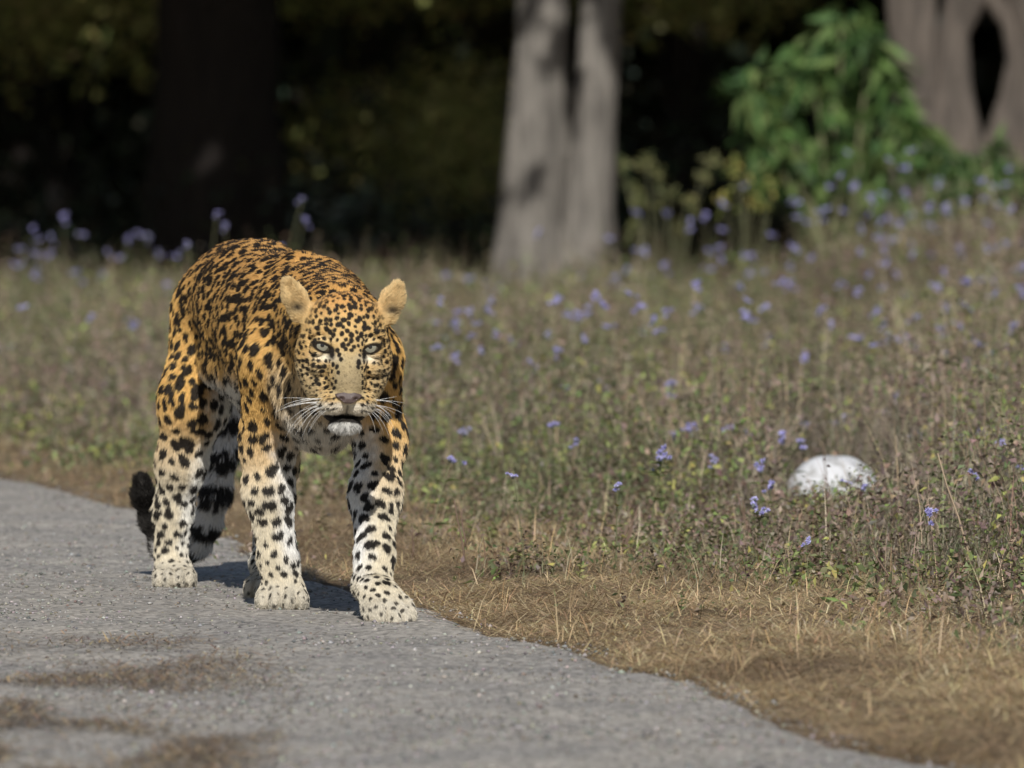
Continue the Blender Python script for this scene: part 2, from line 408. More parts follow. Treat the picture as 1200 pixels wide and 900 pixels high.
def coat(P, N, GWp):
    """fur colour at surface points"""
    r = {g: GWp[:, i] for i, g in enumerate(GR)}; n = len(P); z = P[:, 2]
    n1 = fbm(P/.03, 2); n2 = fbm(P/.008, 9, 2); x, v, d = hloc(P)
    c = np.tile(np.array([.67, .415, .135]), (n, 1))
    up = sstep(.2, .95, N[:, 2]+.35*(n1-.5))
    body = r['trunk']+r['shoulder']+r['neck']
    c = mixc(c, (.60, .335, .105), np.clip(body*up, 0, 1))
    c = mixc(c, (.52, .30, .11), np.clip(r['trunk']*sstep(.45, .6, z)*.4, 0, 1))
    c = mixc(c, (.65, .58, .44), np.clip((r['fr']+r['fl']+r['hr']+r['hl'])*sstep(.38, .18, z), 0, 1))
    under = sstep(-.05, -.6, N[:, 2]+.4*(n1-.5))*sstep(.46, .38, z)
    c = mixc(c, (.74, .70, .62), np.clip((r['trunk']+r['belly']*1.3)*under, 0, 1))
    th = np.clip(r['throat']+r['chest'], 0, 1); c = mixc(c, (.58, .46, .29), th*.8); c = mixc(c, (.72, .69, .62), th*sstep(.40, .33, z+.06*(n1-.5))*.9)
    c = mixc(c, (.74, .70, .62), r['belly']*.8*sstep(.43, .36, z+.05*(n1-.5)))
    wn = .9*(n1-.5)
    c = mixc(c, (.76, .745, .71), r['fr']*sstep(.05, .95, N[:, 0]+wn+.25)*sstep(.46, .36, z)*sstep(.05, .12, z))
    c = mixc(c, (.76, .745, .71), r['fl']*sstep(-.1, .80, -N[:, 0]+wn+.15)*sstep(.44, .36, z)*sstep(.05, .12, z))
    c = mixc(c, (.78, .76, .70), r['hr']*sstep(.10, .85, N[:, 0]+wn)*sstep(.02, .12, z)*sstep(.5, .42, z))
    c = mixc(c, (.78, .76, .70), r['hl']*sstep(.30, .75, -N[:, 0]+wn)*sstep(.02, .12, z))
    paww = (r['fr']+r['fl']+r['hr']+r['hl'])*sstep(.075, .03, z)
    c = mixc(c, (.52, .48, .40), paww*.8)
    # head
    h = r['head']+r['ear']
    f = np.tile(np.array([.66, .45, .19]), (n, 1))
    f = mixc(f, (.60, .33, .11), sstep(-25, -60, v))
    f = mixc(f, (.47, .37, .205), sstep(20, 8, np.abs(x)-.12*v)*sstep(-14, 18, v)*sstep(66, 52, v))
    f = mixc(f, (.30, .235, .135), np.exp(-((np.abs(x)/15)**2+((v-38)/15)**2))*.8)
    f = f*(1-(.45*sstep(.55, .8, vnoise(P/.0021, 61))*np.exp(-((x/22)**2+((v-30)/30)**2)))[:, None])
    f = mixc(f, (.88, .82, .66), np.exp(-(((np.abs(x)-26)/12)**2+((v-12.5)/5.5)**2))*1.0)
    f = mixc(f, (.80, .66, .40), np.exp(-(((np.abs(x)-24)/13)**2+((v+9)/5)**2))*.5)
    f = mixc(f, (.74, .60, .36), sstep(12, 30, v)*sstep(20, 34, np.abs(x))*.7)
    f = mixc(f, (.80, .74, .62), sstep(60, 68, v)*.9)
    f = mixc(f, np.array([.54, .53, .50])[None]*(.55+.9*vnoise(P/.0035, 44))[:, None], sstep(84, 89, v)*sstep(36, 26, np.abs(x)))
    f = mixc(f, (.60, .45, .23), r['ear']*.9)
    f = mixc(f, (.03, .022, .018), r['ear']*np.exp(-(((np.abs(x)-56)/9)**2+((v+44)/5.5)**2))*(d < 60))  # shade inside the ear hollow, painted into the fur colour
    back_ear = r['ear']*sstep(-.05, .25, N[:, 1])
    f = mixc(f, (.03, .025, .02), back_ear*.9)
    c = mixc(c, f, np.clip(h, 0, 1))
    c = c*(.88+.24*n2)[:, None]
    # spots
    if n:
        wob = (fbm(P/.0065, 21, 2)-.5)
        val = np.full(n, 9.)
        for i in range(n):
            p = P[i]
            for co, j, dd_ in kd.find_n(p, 3):
                q = p-SP[j]; a = q.dot(ST[j]); e = math.sqrt(max(dd_*dd_-a*a, 0)+(a/SA[j])**2)/SR[j]
                if e < val[i]: val[i] = e
        blk = sstep(1.12, .86, val+wob*.6)
    t = tail_param(P); L = tcum[-1]
    band = sstep(-.15, .2, np.sin((t/.072)*2*np.pi+(n1-.5)*5.5+(n2-.5)*3)+.25*(1-2*sstep(.3*L, .9*L, t))*-1); band = np.maximum(band, sstep(L-.15, L-.11, t)*.97)
    band = np.where(t < .16, np.maximum(blk, 0), band)
    c = mixc(c, (.76, .73, .68), r['tail']*sstep(.12, .3, t))
    blk = blk*(1-r['tail'])+band*r['tail']
    ns = np.clip(r['ear']*1.3, 0, 1)
    blk = blk*(1-ns)
    blk *= 1-.1*paww
    # dark marks of the face
    ax_ = np.abs(x)
    u = (ax_-28.3)*math.cos(.33)-v*math.sin(.33); w_ = (ax_-28.3)*math.sin(.33)+v*math.cos(.33)
    rim = sstep(1.30, 1.02, np.sqrt((u/12.0)**2+((w_-0.9)/5.9)**2))
    tear = np.exp(-(((ax_-18.5)/3.0)**2+((v-8)/6.5)**2))*1.5
    lip = sstep(6.4, 4.4, np.abs(v-82.0-.006*x*x))*sstep(30, 25, ax_)
    slit = np.exp(-(x/1.4)**2)*sstep(66, 68, v)*sstep(79, 76, v)*.7
    rows = sstep(.25, .75, np.sin((v-.25*ax_)/1.05))*sstep(9, 14, ax_)*sstep(55, 58, v)*sstep(76, 73, v)*sstep(.35, .6, vnoise(P/.0042, 5))*.8
    fm = h*(d < 32)*np.clip(np.maximum.reduce([rim, np.clip(tear, 0, 1), lip, slit, rows]), 0, 1)
    blk = np.maximum(blk, fm)
    bc = np.array([.014, .0115, .010])
    return mixc(c, bc, np.clip(blk*.985, 0, 1)), blk
vcol, _ = coat(LV, LN, GW)
m_skin = mat('leopard_undercoat', rough=.9, attr='Col', spec=.1)
body = link('body', new_mesh('body', LV-LEO, None, vcol*.8, True, LQ), m_skin, leo)
print('leopard mesh', len(LV), 'spots', len(SP), round(time.time()-T0, 1))
# ---- fur
NF = 620000
zr = LV[:, 2]
flen = np.full(len(LV), .0105)
def setl(w, v):
    global flen
    flen = flen*(1-w)+v*w
setl(R_['belly']+R_['chest']+R_['throat'], .019); setl(R_['neck']+R_['shoulder'], .0105); setl(legw, .0105)
setl(legw*(1-sstep(.05, .12, zr)), .0065); setl(R_['tail'], .0145)
setl(hm, .0075); setl(hm*sstep(10, 40, hv)*sstep(34, 50, np.abs(hx)), .0065); setl(R_['ear'], .008)
setl(hm*sstep(30, 10, np.abs(hx))*sstep(-30, -10, hv)*sstep(80, 70, hv)*(hd < 40), .0042)
setl(hm*sstep(84, 90, hv)*sstep(30, 24, np.abs(hx)), .010)
noey = (hm > .3) & (np.sqrt(((np.abs(hx)-28.5)/10.5)**2+((hv-.5)/6.5)**2) < 1) & (hd < 14)
nosep = (hm > .3) & (np.abs(hx) < 12) & (np.abs(hv-58) < 7.5) & (hd < -33)
mouthi = (hm > .3) & (np.abs(hv-80.5) < 3.0) & (np.abs(hx) < 22) & (hd < 5)
dens = 1.0+1.6*hm+.9*R_['ear']; dens *= 1-.35*sstep(.1, .6, LN[:, 1]); dens[noey | nosep | mouthi] = 0
fm_ = dens[LT].mean(1)*fa; fm_[(dens[LT] == 0).any(1)] = 0
cdf = np.cumsum(fm_); cdf /= cdf[-1]
ti = np.searchsorted(cdf, rng.random(NF)); u = rng.random((NF, 2)); s = np.sqrt(u[:, 0]); bw = np.stack([1-s, s*(1-u[:, 1]), s*u[:, 1]], 1)
def bary(A): return (A[LT[ti]]*bw.reshape(NF, 3, *([1]*(A.ndim-1)))).sum(1)
FP = bary(LV); FN = nrm(bary(LN)); FF = bary(fw); FF = nrm(FF-(FF*FN).sum(1, keepdims=True)*FN); FGW = bary(GW); FL = bary(flen)
FL = FL*(.72+.5*rng.random(NF))
clump = np.stack([vnoise(FP/.011, s_)-.5 for s_ in (31, 32, 33)], 1)*(.75-.45*FGW[:, GR.index('head')])[:, None]+rng.standard_normal((NF, 3))*.16
dirn = nrm(FF+clump*.55); lift = .26+.18*rng.random(NF)[:, None]
tailw = FGW[:, GR.index('tail')][:, None]; whitey = np.clip(FGW[:, GR.index('belly')]+FGW[:, GR.index('chest')]+FGW[:, GR.index('throat')], 0, 1)[:, None]
lift = lift+(.25+.5*rng.random((NF, 1)))*tailw+.12*whitey+.12*(FGW[:, GR.index('ear')][:, None])
fcol, fblk = coat(FP+dirn*(FL*.5)[:, None], FN, FGW)      # the mark each hair helps to draw lies where its tip shows
npt = 4; pts = np.zeros((NF, npt, 3), np.float32)
for j in range(npt):
    t = j/(npt-1)
    pts[:, j] = FP-LEO+(dirn*t+FN*lift*(t-.45*t*t)+np.array([0, 0, -.18])*t*t)*FL[:, None]-FN*.001*(1-t)
cv = bpy.data.hair_curves.new('fur'); cv.add_curves([npt]*NF)
cv.attributes['position'].data.foreach_set('vector', pts.ravel())
ra = cv.attributes.get('radius') or cv.attributes.new('radius', 'FLOAT', 'POINT')
fine = np.where(FGW[:, GR.index('head')] > .5, .00026, .00036)
rad = (fine[:, None]*np.array([1.0, .95, .75, .2])[None]).astype(np.float32); ra.data.foreach_set('value', rad.ravel())
ca = cv.attributes.new('Col', 'FLOAT_COLOR', 'CURVE'); cc = np.ones((NF, 4), np.float32); cc[:, :3] = fcol*(.8+.4*rng.random(NF))[:, None]; ca.data.foreach_set('color', cc.ravel())
m_fur = mat('leopard_fur', rough=.55, attr='Col', spec=.25)
cv.materials.append(m_fur)
fur = bpy.data.objects.new('fur', cv); COL.objects.link(fur); fur.parent = leo; fur['kind'] = 'stuff'
print('fur', round(time.time()-T0, 1))
# ---- eyes, nose, whiskers, mouth
m_eye = mat('eye_white', (.10, .085, .06), .12, spec=.5); m_iris = mat('eye_iris', (.22, .21, .16), .06, spec=.5); m_pup = mat('eye_pupil', (.004, .004, .004), .05, spec=.6)
def sphere(c, r, n=20, k=12, cap=math.pi):
    V, Q, F = [], [], []
    for i in range(k+1):
        a = cap*i/k
        for j in range(n):
            b = 2*math.pi*j/n; V.append((r*math.sin(a)*math.cos(b), -r*math.cos(a), r*math.sin(a)*math.sin(b)))
    for i in range(k):
        for j in range(n):
            j2 = (j+1) % n; Q.append((i*n+j, (i+1)*n+j, (i+1)*n+j2, i*n+j2))
    return np.array(V)+c, np.array(Q)
for sg in (-1, 1):
    c = HP(sg*28.2, 0, 10.2)
    V, Q = sphere(c-LEO, 11.4*HM); e = link('eye', new_mesh('eye', V, None, None, True, Q), m_eye, leo)
    rt = np.array(Matrix.Rotation(-.12, 3, 'X'))
    V, Q = sphere(np.zeros(3), 11.9*HM, 24, 5, .60); V = V@rt.T+c-LEO; link('iris', new_mesh('iris', V, None, None, True, Q), m_iris, e)
    V, Q = sphere(np.zeros(3), 12.2*HM, 16, 3, .20); V = V@rt.T+c-LEO; link('pupil', new_mesh('pupil', V, None, None, True, Q), m_pup, e)
m_nose = bpy.data.materials.new('nose_leather'); m_nose.use_nodes = True
b = m_nose.node_tree.nodes['Principled BSDF']; b.inputs['Base Color'].default_value = (.075, .050, .045, 1); b.inputs['Roughness'].default_value = .42
no = m_nose.node_tree.nodes.new('ShaderNodeTexVoronoi'); no.inputs['Scale'].default_value = 700; bp = m_nose.node_tree.nodes.new('ShaderNodeBump'); bp.inputs['Strength'].default_value = .25; bp.inputs['Distance'].default_value = .001
m_nose.node_tree.links.new(no.outputs['Distance'], bp.inputs['Height']); m_nose.node_tree.links.new(bp.outputs[0], b.inputs['Normal'])
# nose pad: broad rounded top, nostril wings curling in, narrow foot
NX, NV = 27, 17; V = []; 
for j in range(NV):
    t = j/(NV-1); hw = 16.5*math.sqrt(max(1e-3, min(1, t*5)))*(1-.80*max(0, (t-.35)/.65)**1.1)
    for i in range(NX):
        s = -1+2*i/(NX-1); xx = s*hw; vv = 50+15*t+1.6*s*s*(1-t)
        dep = -47+ .016*xx*xx+2.5*(1-t)**2*1.5+4*max(0, t-.6)
        nost = math.exp(-(((abs(xx)-8.6)/2.6)**2+((vv-59.5)/1.9)**2)); dep += 4.5*nost
        if i in (0, NX-1) or j in (0, NV-1): dep += 9
        V.append(HP(xx, vv, dep)-LEO)
Q = [(j*NX+i, j*NX+i+1, (j+1)*NX+i+1, (j+1)*NX+i) for j in range(NV-1) for i in range(NX-1)]
Q = [q[::-1] for q in Q]
link('nose_pad', new_mesh('nose_pad', np.array(V), None, None, True, Q), m_nose, leo)
m_whisk = mat('whisker', (.85, .84, .80), .35, spec=.4)
rw = random.Random(5)
for sg in (-1, 1):
    for row in range(4):
        for kx in range(5 if row < 3 else 3):
            x0 = 15+kx*3.4+row; v0 = 60+row*3.6+kx*.6; L = rw.uniform(36, 58)*(1.0-.09*row)*(1.15 if sg < 0 else .9)
            droop = rw.uniform(.02, .5)+row*.24; out = 1.0; P = []
            a = HP(sg*x0, v0, -30+kx*4.5)
            dv = -6+row*5+rw.uniform(-3, 3)
            for i in range(9):
                t = i/8; P.append(HP(sg*(x0+L*t*out*(1-.22*t*droop)), v0+dv*t+droop*L*.75*t*t, -34+kx*4.5+10*t+6*t*t)-LEO)
            V, F, Q = tube(P, np.linspace(.00042, .0001, 9), 5)
            link('whisker', new_mesh('whisker', V, F, None, True, Q), m_whisk, leo)
print('leopard done', round(time.time()-T0, 1))
# ------------------------------------------------------------------ ground and road
EDGE = np.array([(1.6, 7.5), (1.05, 10.5), (.56, 13.4), (.39, 14.6), (.205, 15.8), (.04, 16.7), (-.135, 17.7), (-.36, 19.2), (-.655, 21.6), (-.93, 23.2), (-1.31, 25.2), (-2.2, 29), (-3.6, 34), (-6, 41), (-10, 50), (-16, 60)])
WEED = np.array([(2.2, 7.5), (1.65, 12.), (1.25, 15.5), (.90, 17.2), (.48, 18.7), (.177, 20.45), (-.24, 22.9), (-.72, 24.9), (-1.42, 27.4), (-3.0, 33), (-6, 42), (-10, 51), (-16, 61)])
def edge_x(y, y2=None):
    n = (fbm(np.stack([y*2.2, y*0, y*0], 1), 71)-.5)*.12+(fbm(np.stack([y*14, y*0+3, y*0], 1), 72)-.5)*.06
    return np.interp(y, EDGE[:, 1], EDGE[:, 0])+n
def weed_x(y): return np.interp(y, WEED[:, 1], WEED[:, 0])+(fbm(np.stack([y*1.3, y*0, y*0], 1), 73)-.5)*.5
def gz(x, y):                                       # height of the ground
    e = x-edge_x(y)
    v = .025*sstep(0, .35, e)+.02*(fbm(np.stack([x*3, y*3, x*0], 1), 74)-.5)*sstep(-.05, .3, e)
    r = .24*sstep(.6, 3.0, x)*sstep(27, 40, y)*sstep(60, 50, y)
    f = .15*sstep(62, 75, y)+sstep(105, 400, y)*45+(fbm(np.stack([x/9, y/9, x*0], 1), 75)-.5)*.5*sstep(60, 90, y)  # far hill is added out of view to block light from the horizon
    return v+r+f
ya_ = np.concatenate([np.arange(4, 11, .5), np.arange(11, 30, .08), np.arange(30, 60, .3), np.arange(60, 130, 2.), np.geomspace(130, 2500, 30)])
xa_ = np.concatenate([-np.geomspace(1500, 9, 22), np.arange(-8, -1.8, .3), np.arange(-1.8, 2.0, .05), np.arange(2.0, 8, .3), np.geomspace(9, 1500, 22)])
X2, Y2 = np.meshgrid(xa_, ya_, indexing='ij'); xx = X2.ravel(); yy = Y2.ravel()
zz_ = gz(xx, yy)
def gridq(nx, ny):
    i, j = np.meshgrid(np.arange(nx-1), np.arange(ny-1), indexing='ij'); a = (i*ny+j).ravel()
    return np.stack([a, a+ny, a+ny+1, a+1], 1)
def tex_mat(name, stops, scale, rough=.9, bump=.3, bscale=60, bdist=.01, detail=6):
    m = bpy.data.materials.new(name); m.use_nodes = True; n = m.node_tree.nodes; L = m.node_tree.links; b = n['Principled BSDF']
    g = n.new('ShaderNodeNewGeometry'); t = n.new('ShaderNodeTexNoise'); t.inputs['Scale'].default_value = scale; t.inputs['Detail'].default_value = detail; t.inputs['Roughness'].default_value = .65
    L.new(g.outputs['Position'], t.inputs['Vector']); r = n.new('ShaderNodeValToRGB'); L.new(t.outputs['Fac'], r.inputs[0])
    e = r.color_ramp.elements
    while len(e) < len(stops): e.new(.5)
    for k, (p, c) in enumerate(stops): e[k].position = p; e[k].color = (*c, 1)
    L.new(r.outputs[0], b.inputs['Base Color']); b.inputs['Roughness'].default_value = rough; b.inputs['Specular IOR Level'].default_value = .2
    t2 = n.new('ShaderNodeTexNoise'); t2.inputs['Scale'].default_value = bscale; t2.inputs['Detail'].default_value = 5; L.new(g.outputs['Position'], t2.inputs['Vector'])
    bp = n.new('ShaderNodeBump'); bp.inputs['Strength'].default_value = bump; bp.inputs['Distance'].default_value = bdist
    L.new(t2.outputs['Fac'], bp.inputs['Height']); L.new(bp.outputs[0], b.inputs['Normal'])
    return m
m_ground = tex_mat('dry_earth', [(.3, (.075, .05, .03)), (.5, (.15, .105, .062)), (.7, (.22, .165, .10))], 9, bump=.5, bscale=45, bdist=.02)
link('ground', new_mesh('ground', np.stack([xx, yy, zz_], 1), None, None, True, gridq(len(xa_), len(ya_))), m_ground, kind='structure')
# road sheet with ragged right edge
ry = np.arange(6, 45, .03); NR = 90
re_ = edge_x(ry); wv = np.concatenate([np.linspace(0, .12, 16), np.linspace(.14, 2.6, NR-16)])
RX = re_[:, None]-wv[None, :]; RY = np.repeat(ry[:, None], NR, 1)
pn = np.stack([RX.ravel()*5, RY.ravel()*5, np.zeros(RX.size)], 1)
RZ = .010+.010*(fbm(pn, 81, 3)-.5)+.0045*(fbm(pn*6, 82, 3)-.5)-.014*sstep(.05, 0, np.broadcast_to(wv, RX.shape).ravel())
m_road = bpy.data.materials.new('old_asphalt'); m_road.use_nodes = True
n = m_road.node_tree.nodes; L = m_road.node_tree.links; b = n['Principled BSDF']
g = n.new('ShaderNodeNewGeometry')
def node(t, **k):
    x = n.new(t)
    for a, v in k.items():
        if a in x.inputs: x.inputs[a].default_value = v
        else: setattr(x, a, v)
    return x
v1 = node('ShaderNodeTexVoronoi', Scale=95.0); v2 = node('ShaderNodeTexNoise', Scale=3.2, Detail=5.0); v3 = node('ShaderNodeTexNoise', Scale=160.0, Detail=3.0)
for t in (v1, v2, v3): L.new(g.outputs['Position'], t.inputs['Vector'])
r1 = node('ShaderNodeValToRGB'); L.new(v1.outputs['Color'], r1.inputs[0])
e = r1.color_ramp.elements; e[0].position = .1; e[0].color = (.15, .143, .132, 1); e[1].position = .9; e[1].color = (.50, .47, .43, 1)
r2 = node('ShaderNodeValToRGB'); L.new(v2.outputs['Fac'], r2.inputs[0]); e = r2.color_ramp.elements; e[0].position = .38; e[0].color = (.80, .79, .78, 1); e[1].position = .64; e[1].color = (1.0, .97, .92, 1)
mx = node('ShaderNodeMix', data_type='RGBA', blend_type='MULTIPLY'); mx.inputs[0].default_value = 1; L.new(r1.outputs[0], mx.inputs[6]); L.new(r2.outputs[0], mx.inputs[7])
L.new(mx.outputs[2], b.inputs['Base Color']); b.inputs['Roughness'].default_value = .82; b.inputs['Specular IOR Level'].default_value = .35
bp = node('ShaderNodeBump', Strength=.8, Distance=.004); L.new(v1.outputs['Distance'], bp.inputs['Height'])
bp2 = node('ShaderNodeBump', Strength=.6, Distance=.002); L.new(v3.outputs['Fac'], bp2.inputs['Height']); L.new(bp.outputs[0], bp2.inputs['Normal']); L.new(bp2.outputs[0], b.inputs['Normal'])
link('road', new_mesh('road', np.stack([RX.ravel(), RY.ravel(), RZ], 1), None, None, True, gridq(len(ry), NR)[:, ::-1]), m_road, kind='structure')

# ------------------------------------------------------------------ small geometry makers
m_plant = mat('plant', rough=.65, attr='Col', spec=.25, trans=.25)
m_straw = mat('straw', rough=.7, attr='Col', spec=.25, trans=.12)
m_stone = mat('stone', rough=.85, attr='Col', spec=.25)
def blades(P, h, w, az, lean, col, curl=.5):
    """tapering bent blades: lean 0 stands, 1.5 lies flat"""
    N = len(P); D = np.stack([np.cos(az), np.sin(az), az*0], 1); S = np.stack([-np.sin(az), np.cos(az), az*0], 1)
    V = np.zeros((N, 5, 3))
    for j, (t, ww) in enumerate(((0, 1.), (.55, .8))):
        a = lean+curl*t; c = P+(D*np.sin(a)[:, None]+np.array([0, 0, 1])*np.cos(a)[:, None])*(h*t)[:, None]
        V[:, 2*j] = c-S*(w*ww*.5)[:, None]; V[:, 2*j+1] = c+S*(w*ww*.5)[:, None]
    a = lean+curl*1.1; V[:, 4] = P+(D*np.sin(a)[:, None]+np.array([0, 0, 1])*np.maximum(np.cos(a), .02)[:, None])*h[:, None]
    o = (np.arange(N)*5)[:, None]
    F = np.concatenate([o+np.array([0, 1, 3]), o+np.array([0, 3, 2]), o+np.array([2, 3, 4])])
    return V.reshape(-1, 3), F, np.repeat(col, 5, 0)
def leaves(P, D, Nn, ln, wd, col, fold=.25):
    """pointed leaves: base P, direction D, face normal Nn"""
    N = len(P); D = nrm(D); S = nrm(np.cross(D, Nn)); U = np.cross(S, D)
    V = np.zeros((N, 6, 3)); l = ln[:, None]; w_ = wd[:, None]
    V[:, 0] = P; V[:, 1] = P+D*l*.35+S*w_*.5+U*w_*fold; V[:, 2] = P+D*l*.35-S*w_*.5+U*w_*fold; V[:, 3] = P+D*l*.42
    V[:, 4] = P+D*l*.78+S*w_*.25-U*l*.04; V[:, 5] = P+D*l-U*l*.12
    V[:, 4] = P+D*l-U*l*.12; V = V[:, :5]
    o = (np.arange(N)*5)[:, None]
    F = np.concatenate([o+np.array([0, 3, 1]), o+np.array([0, 2, 3]), o+np.array([1, 3, 4]), o+np.array([3, 2, 4])])
    return V.reshape(-1, 3), F, np.repeat(col, 5, 0)
def pick(pal, N, r, jit=.18):
    pal = np.array(pal); c = pal[r.integers(0, len(pal), N)]
    return c*(1+jit*r.standard_normal((N, 1)))*(1+.06*r.standard_normal((N, 3)))
def rand_dir(N, r, up=0): 
    v = r.standard_normal((N, 3)); v[:, 2] += up; return nrm(v)
TRI = 0
def emit(name, parts, m, parent=None, smooth=False, **tags):
    global TRI
    a = Acc()
    for V, F, C in parts: a.add(V, F, None, np.clip(C, .004, .95)); TRI += len(F)
    return link(name, a.mesh(name, smooth), m, parent, **tags)
def field(N, y0, y1, r, pw=1.0, margin=.25):
    """points in the camera's wedge, denser towards the camera"""
    u = r.random(N)
    y = np.exp(np.log(y0)+u*(np.log(y1)-np.log(y0))) if pw == 1.0 else (y0**(1-pw)+u*(y1**(1-pw)-y0**(1-pw)))**(1/(1-pw))
    hw = .052*y+margin; x = (r.random(N)*2-1)*hw
    return x, y
# ------------------------------------------------------------------ dry grass mat along the road
r = np.random.default_rng(21)
x, y = field(680000, 12.6, 29, r, 1.2, .5); e = x-edge_x(y); wd_ = x-weed_x(y)
patch = fbm(np.stack([x*4, y*1.6, x*0], 1), 91)
dn = sstep(-.03, .05, e+.05*(patch-.5))*(.35+.65*sstep(.9, .0, wd_))*(.35+.65*sstep(.3, .6, patch))
k = r.random(len(x)) < dn; k &= x < 2.2; x, y = x[k][:230000], y[k][:230000]; N = len(x)
tone = fbm(np.stack([x*2.2, y*1.1, x*0], 1), 92); e = x-edge_x(y)
c1 = pick([(.60, .48, .28), (.52, .40, .23), (.42, .31, .18), (.68, .57, .37), (.34, .24, .14)], N, r)
c2 = pick([(.27, .19, .11), (.36, .265, .16), (.21, .15, .095), (.42, .32, .20)], N, r)
drk = np.clip(.8*sstep(.54, .74, tone+.16*sstep(17.0, 14.2, y)*sstep(-.3, .3, x))+.25*(r.random(N) < .2), 0, 1)
col = c1*(1-drk[:, None])+c2*drk[:, None]
col *= np.array([1, .97, .92])
p = np.stack([x, y, gz(x, y)+.002+.012*r.random(N)], 1)
lean = np.clip(1.38+.16*r.standard_normal(N), .3, 1.55); lift = r.random(N) < .010*sstep(14, 17, y)+.002; lean[lift] = r.uniform(.2, 1.0, lift.sum())
straw1 = blades(p, r.uniform(.025, .085, N)*(.6+.8*r.random(N)), r.uniform(.0008, .0019, N), r.random(N)*6.283, lean, col, .25)
emit('dry_grass', [straw1], m_straw, None, False, kind='stuff', label='flat mat of dry straw coloured grass between the asphalt and the weeds', category='dry grass')
# litter of dry grass and soil on the asphalt, lower left, and stray straws by the edge
r = np.random.default_rng(22)
x, y = field(160000, 12.8, 17.3, r, 1.0, .3)
pt = fbm(np.stack([x*5, y*2.6, x*0], 1), 95, 4)
zone = sstep(-.28, -.62, x+.0*(y-15))*sstep(17.0, 16.2, y)
zone = np.clip(zone+sstep(-.28, -.45, x)*sstep(15, 13.8, y)*.8, 0, 1)
k = r.random(len(x)) < .05*zone+zone*sstep(.42, .62, pt+.05*sstep(-.6, -.8, x)); x, y = x[k][:30000], y[k][:42000]; N = len(x)
p = np.stack([x, y, .013+.004*r.random(N)], 1)
col = pick([(.30, .21, .12), (.19, .135, .085), (.40, .30, .17), (.10, .075, .055), (.13, .10, .08)], N, r)
lit = blades(p, r.uniform(.008, .05, N), r.uniform(.001, .0028, N), r.random(N)*6.283, np.clip(1.40+.12*r.standard_normal(N), .4, 1.56), col, .1)
x, y = field(30000, 12.8, 26, r, 1.0, .3); e = x-edge_x(y); k = (e < .02) & (r.random(len(x)) < np.exp(e/.07)*.8+.006); x, y = x[k], y[k]; N = len(x)
lit2 = blades(np.stack([x, y, np.full(N, .014)], 1), r.uniform(.01, .07, N), r.uniform(.001, .002, N), r.random(N)*6.283, np.full(N, 1.5), pick([(.45, .33, .18), (.3, .2, .11)], N, r), .05)
emit('grass_litter', [lit, lit2], m_straw, None, False, kind='stuff', label='scattered dry grass and dirt lying on the grey asphalt', category='litter')
# grit and chippings on the road
def stones(P, s, col, r, flat=.6):
    N = len(P); base = np.array([(1, 0, 0), (-.3, .9, 0), (-.8, -.55, 0), (.25, -.95, 0), (.1, .05, 1), (0, 0, -1.)])
    F = np.array([(0, 1, 4), (1, 2, 4), (2, 3, 4), (3, 0, 4), (1, 0, 5), (2, 1, 5), (3, 2, 5), (0, 3, 5)])
    V = base[None]*(1+.3*r.standard_normal((N, 6, 1)).clip(-1.5, 1.5)); V[:, :, 2] *= flat; a = r.random(N)*6.283
    X_ = V[:, :, 0]*np.cos(a)[:, None]-V[:, :, 1]*np.sin(a)[:, None]; Y_ = V[:, :, 0]*np.sin(a)[:, None]+V[:, :, 1]*np.cos(a)[:, None]
    V = np.stack([X_, Y_, V[:, :, 2]], -1)*s[:, None, None]+P[:, None]
    return V.reshape(-1, 3), (np.arange(N)*6)[:, None, None].repeat(8, 1).reshape(-1, 1)+np.tile(F, (N, 1)), np.repeat(col, 6, 0)
r = np.random.default_rng(23)
x, y = field(60000, 12.6, 27, r, 1.0, .3); e = x-edge_x(y)
k = (e < .03) & (r.random(len(x)) < .30+.7*sstep(.35, .7, fbm(np.stack([x*2, y*2, x*0], 1), 96))*1.0); x, y = x[k][:30000], y[k][:30000]; N = len(x)
s = np.exp(r.normal(math.log(.0024), .38, N)).clip(.001, .010)
grit = stones(np.stack([x, y, np.full(N, .0115)], 1), s, pick([(.25, .24, .225), (.30, .29, .27), (.13, .13, .125), (.36, .345, .32), (.20, .175, .14)], N, r), r)
emit('road_grit', [grit], m_stone, None, False, kind='stuff', label='loose grey chippings strewn over the worn asphalt', category='gravel')

# ------------------------------------------------------------------ meadow of weeds
r = np.random.default_rng(31)
YE = 47.0
def wheight(x, y):
    d = x-weed_x(y); h = .055+.20*sstep(-.1, 1.3, d)
    h = h*(.35+1.3*fbm(np.stack([x*2.2, y*1.1, x*0], 1), 101))
    h = h+.20*sstep(.9, 2.4, x)*sstep(27, 40, y)+.07*sstep(.6, .9, x/(.052*y))*sstep(19, 24, y)
    h = h*(1-.95*sstep(.16, .11, np.abs(x-.745))*sstep(20.3, 20.9, y)*sstep(23.4, 23.1, y))
    return h
def meadow(N, y0, pw, r): 
    x, y = field(N, y0, YE, r, pw, .35); d = x-weed_x(y)
    k = r.random(N) < .12*sstep(-.9, -.3, d)*(fbm(np.stack([x*6, y*4, x*0], 1), 109) > .5)+sstep(-.40, .35, d+.9*(fbm(np.stack([x*4, y*2.5, x*0], 1), 102)-.5)); return x[k], y[k]
x, y = meadow(270000, 15, 1.15, r); N = len(x); S = (y/20)**.75; h = wheight(x, y)
g1 = fbm(np.stack([x*1.1, y*.5, x*0+7], 1), 103); yel = fbm(np.stack([x*.9, y*.4, x*0+9], 1), 104)
brown = pick([(.28, .23, .17), (.37, .31, .23), (.20, .16, .13), (.46, .39, .29), (.30, .255, .21)], N, r)
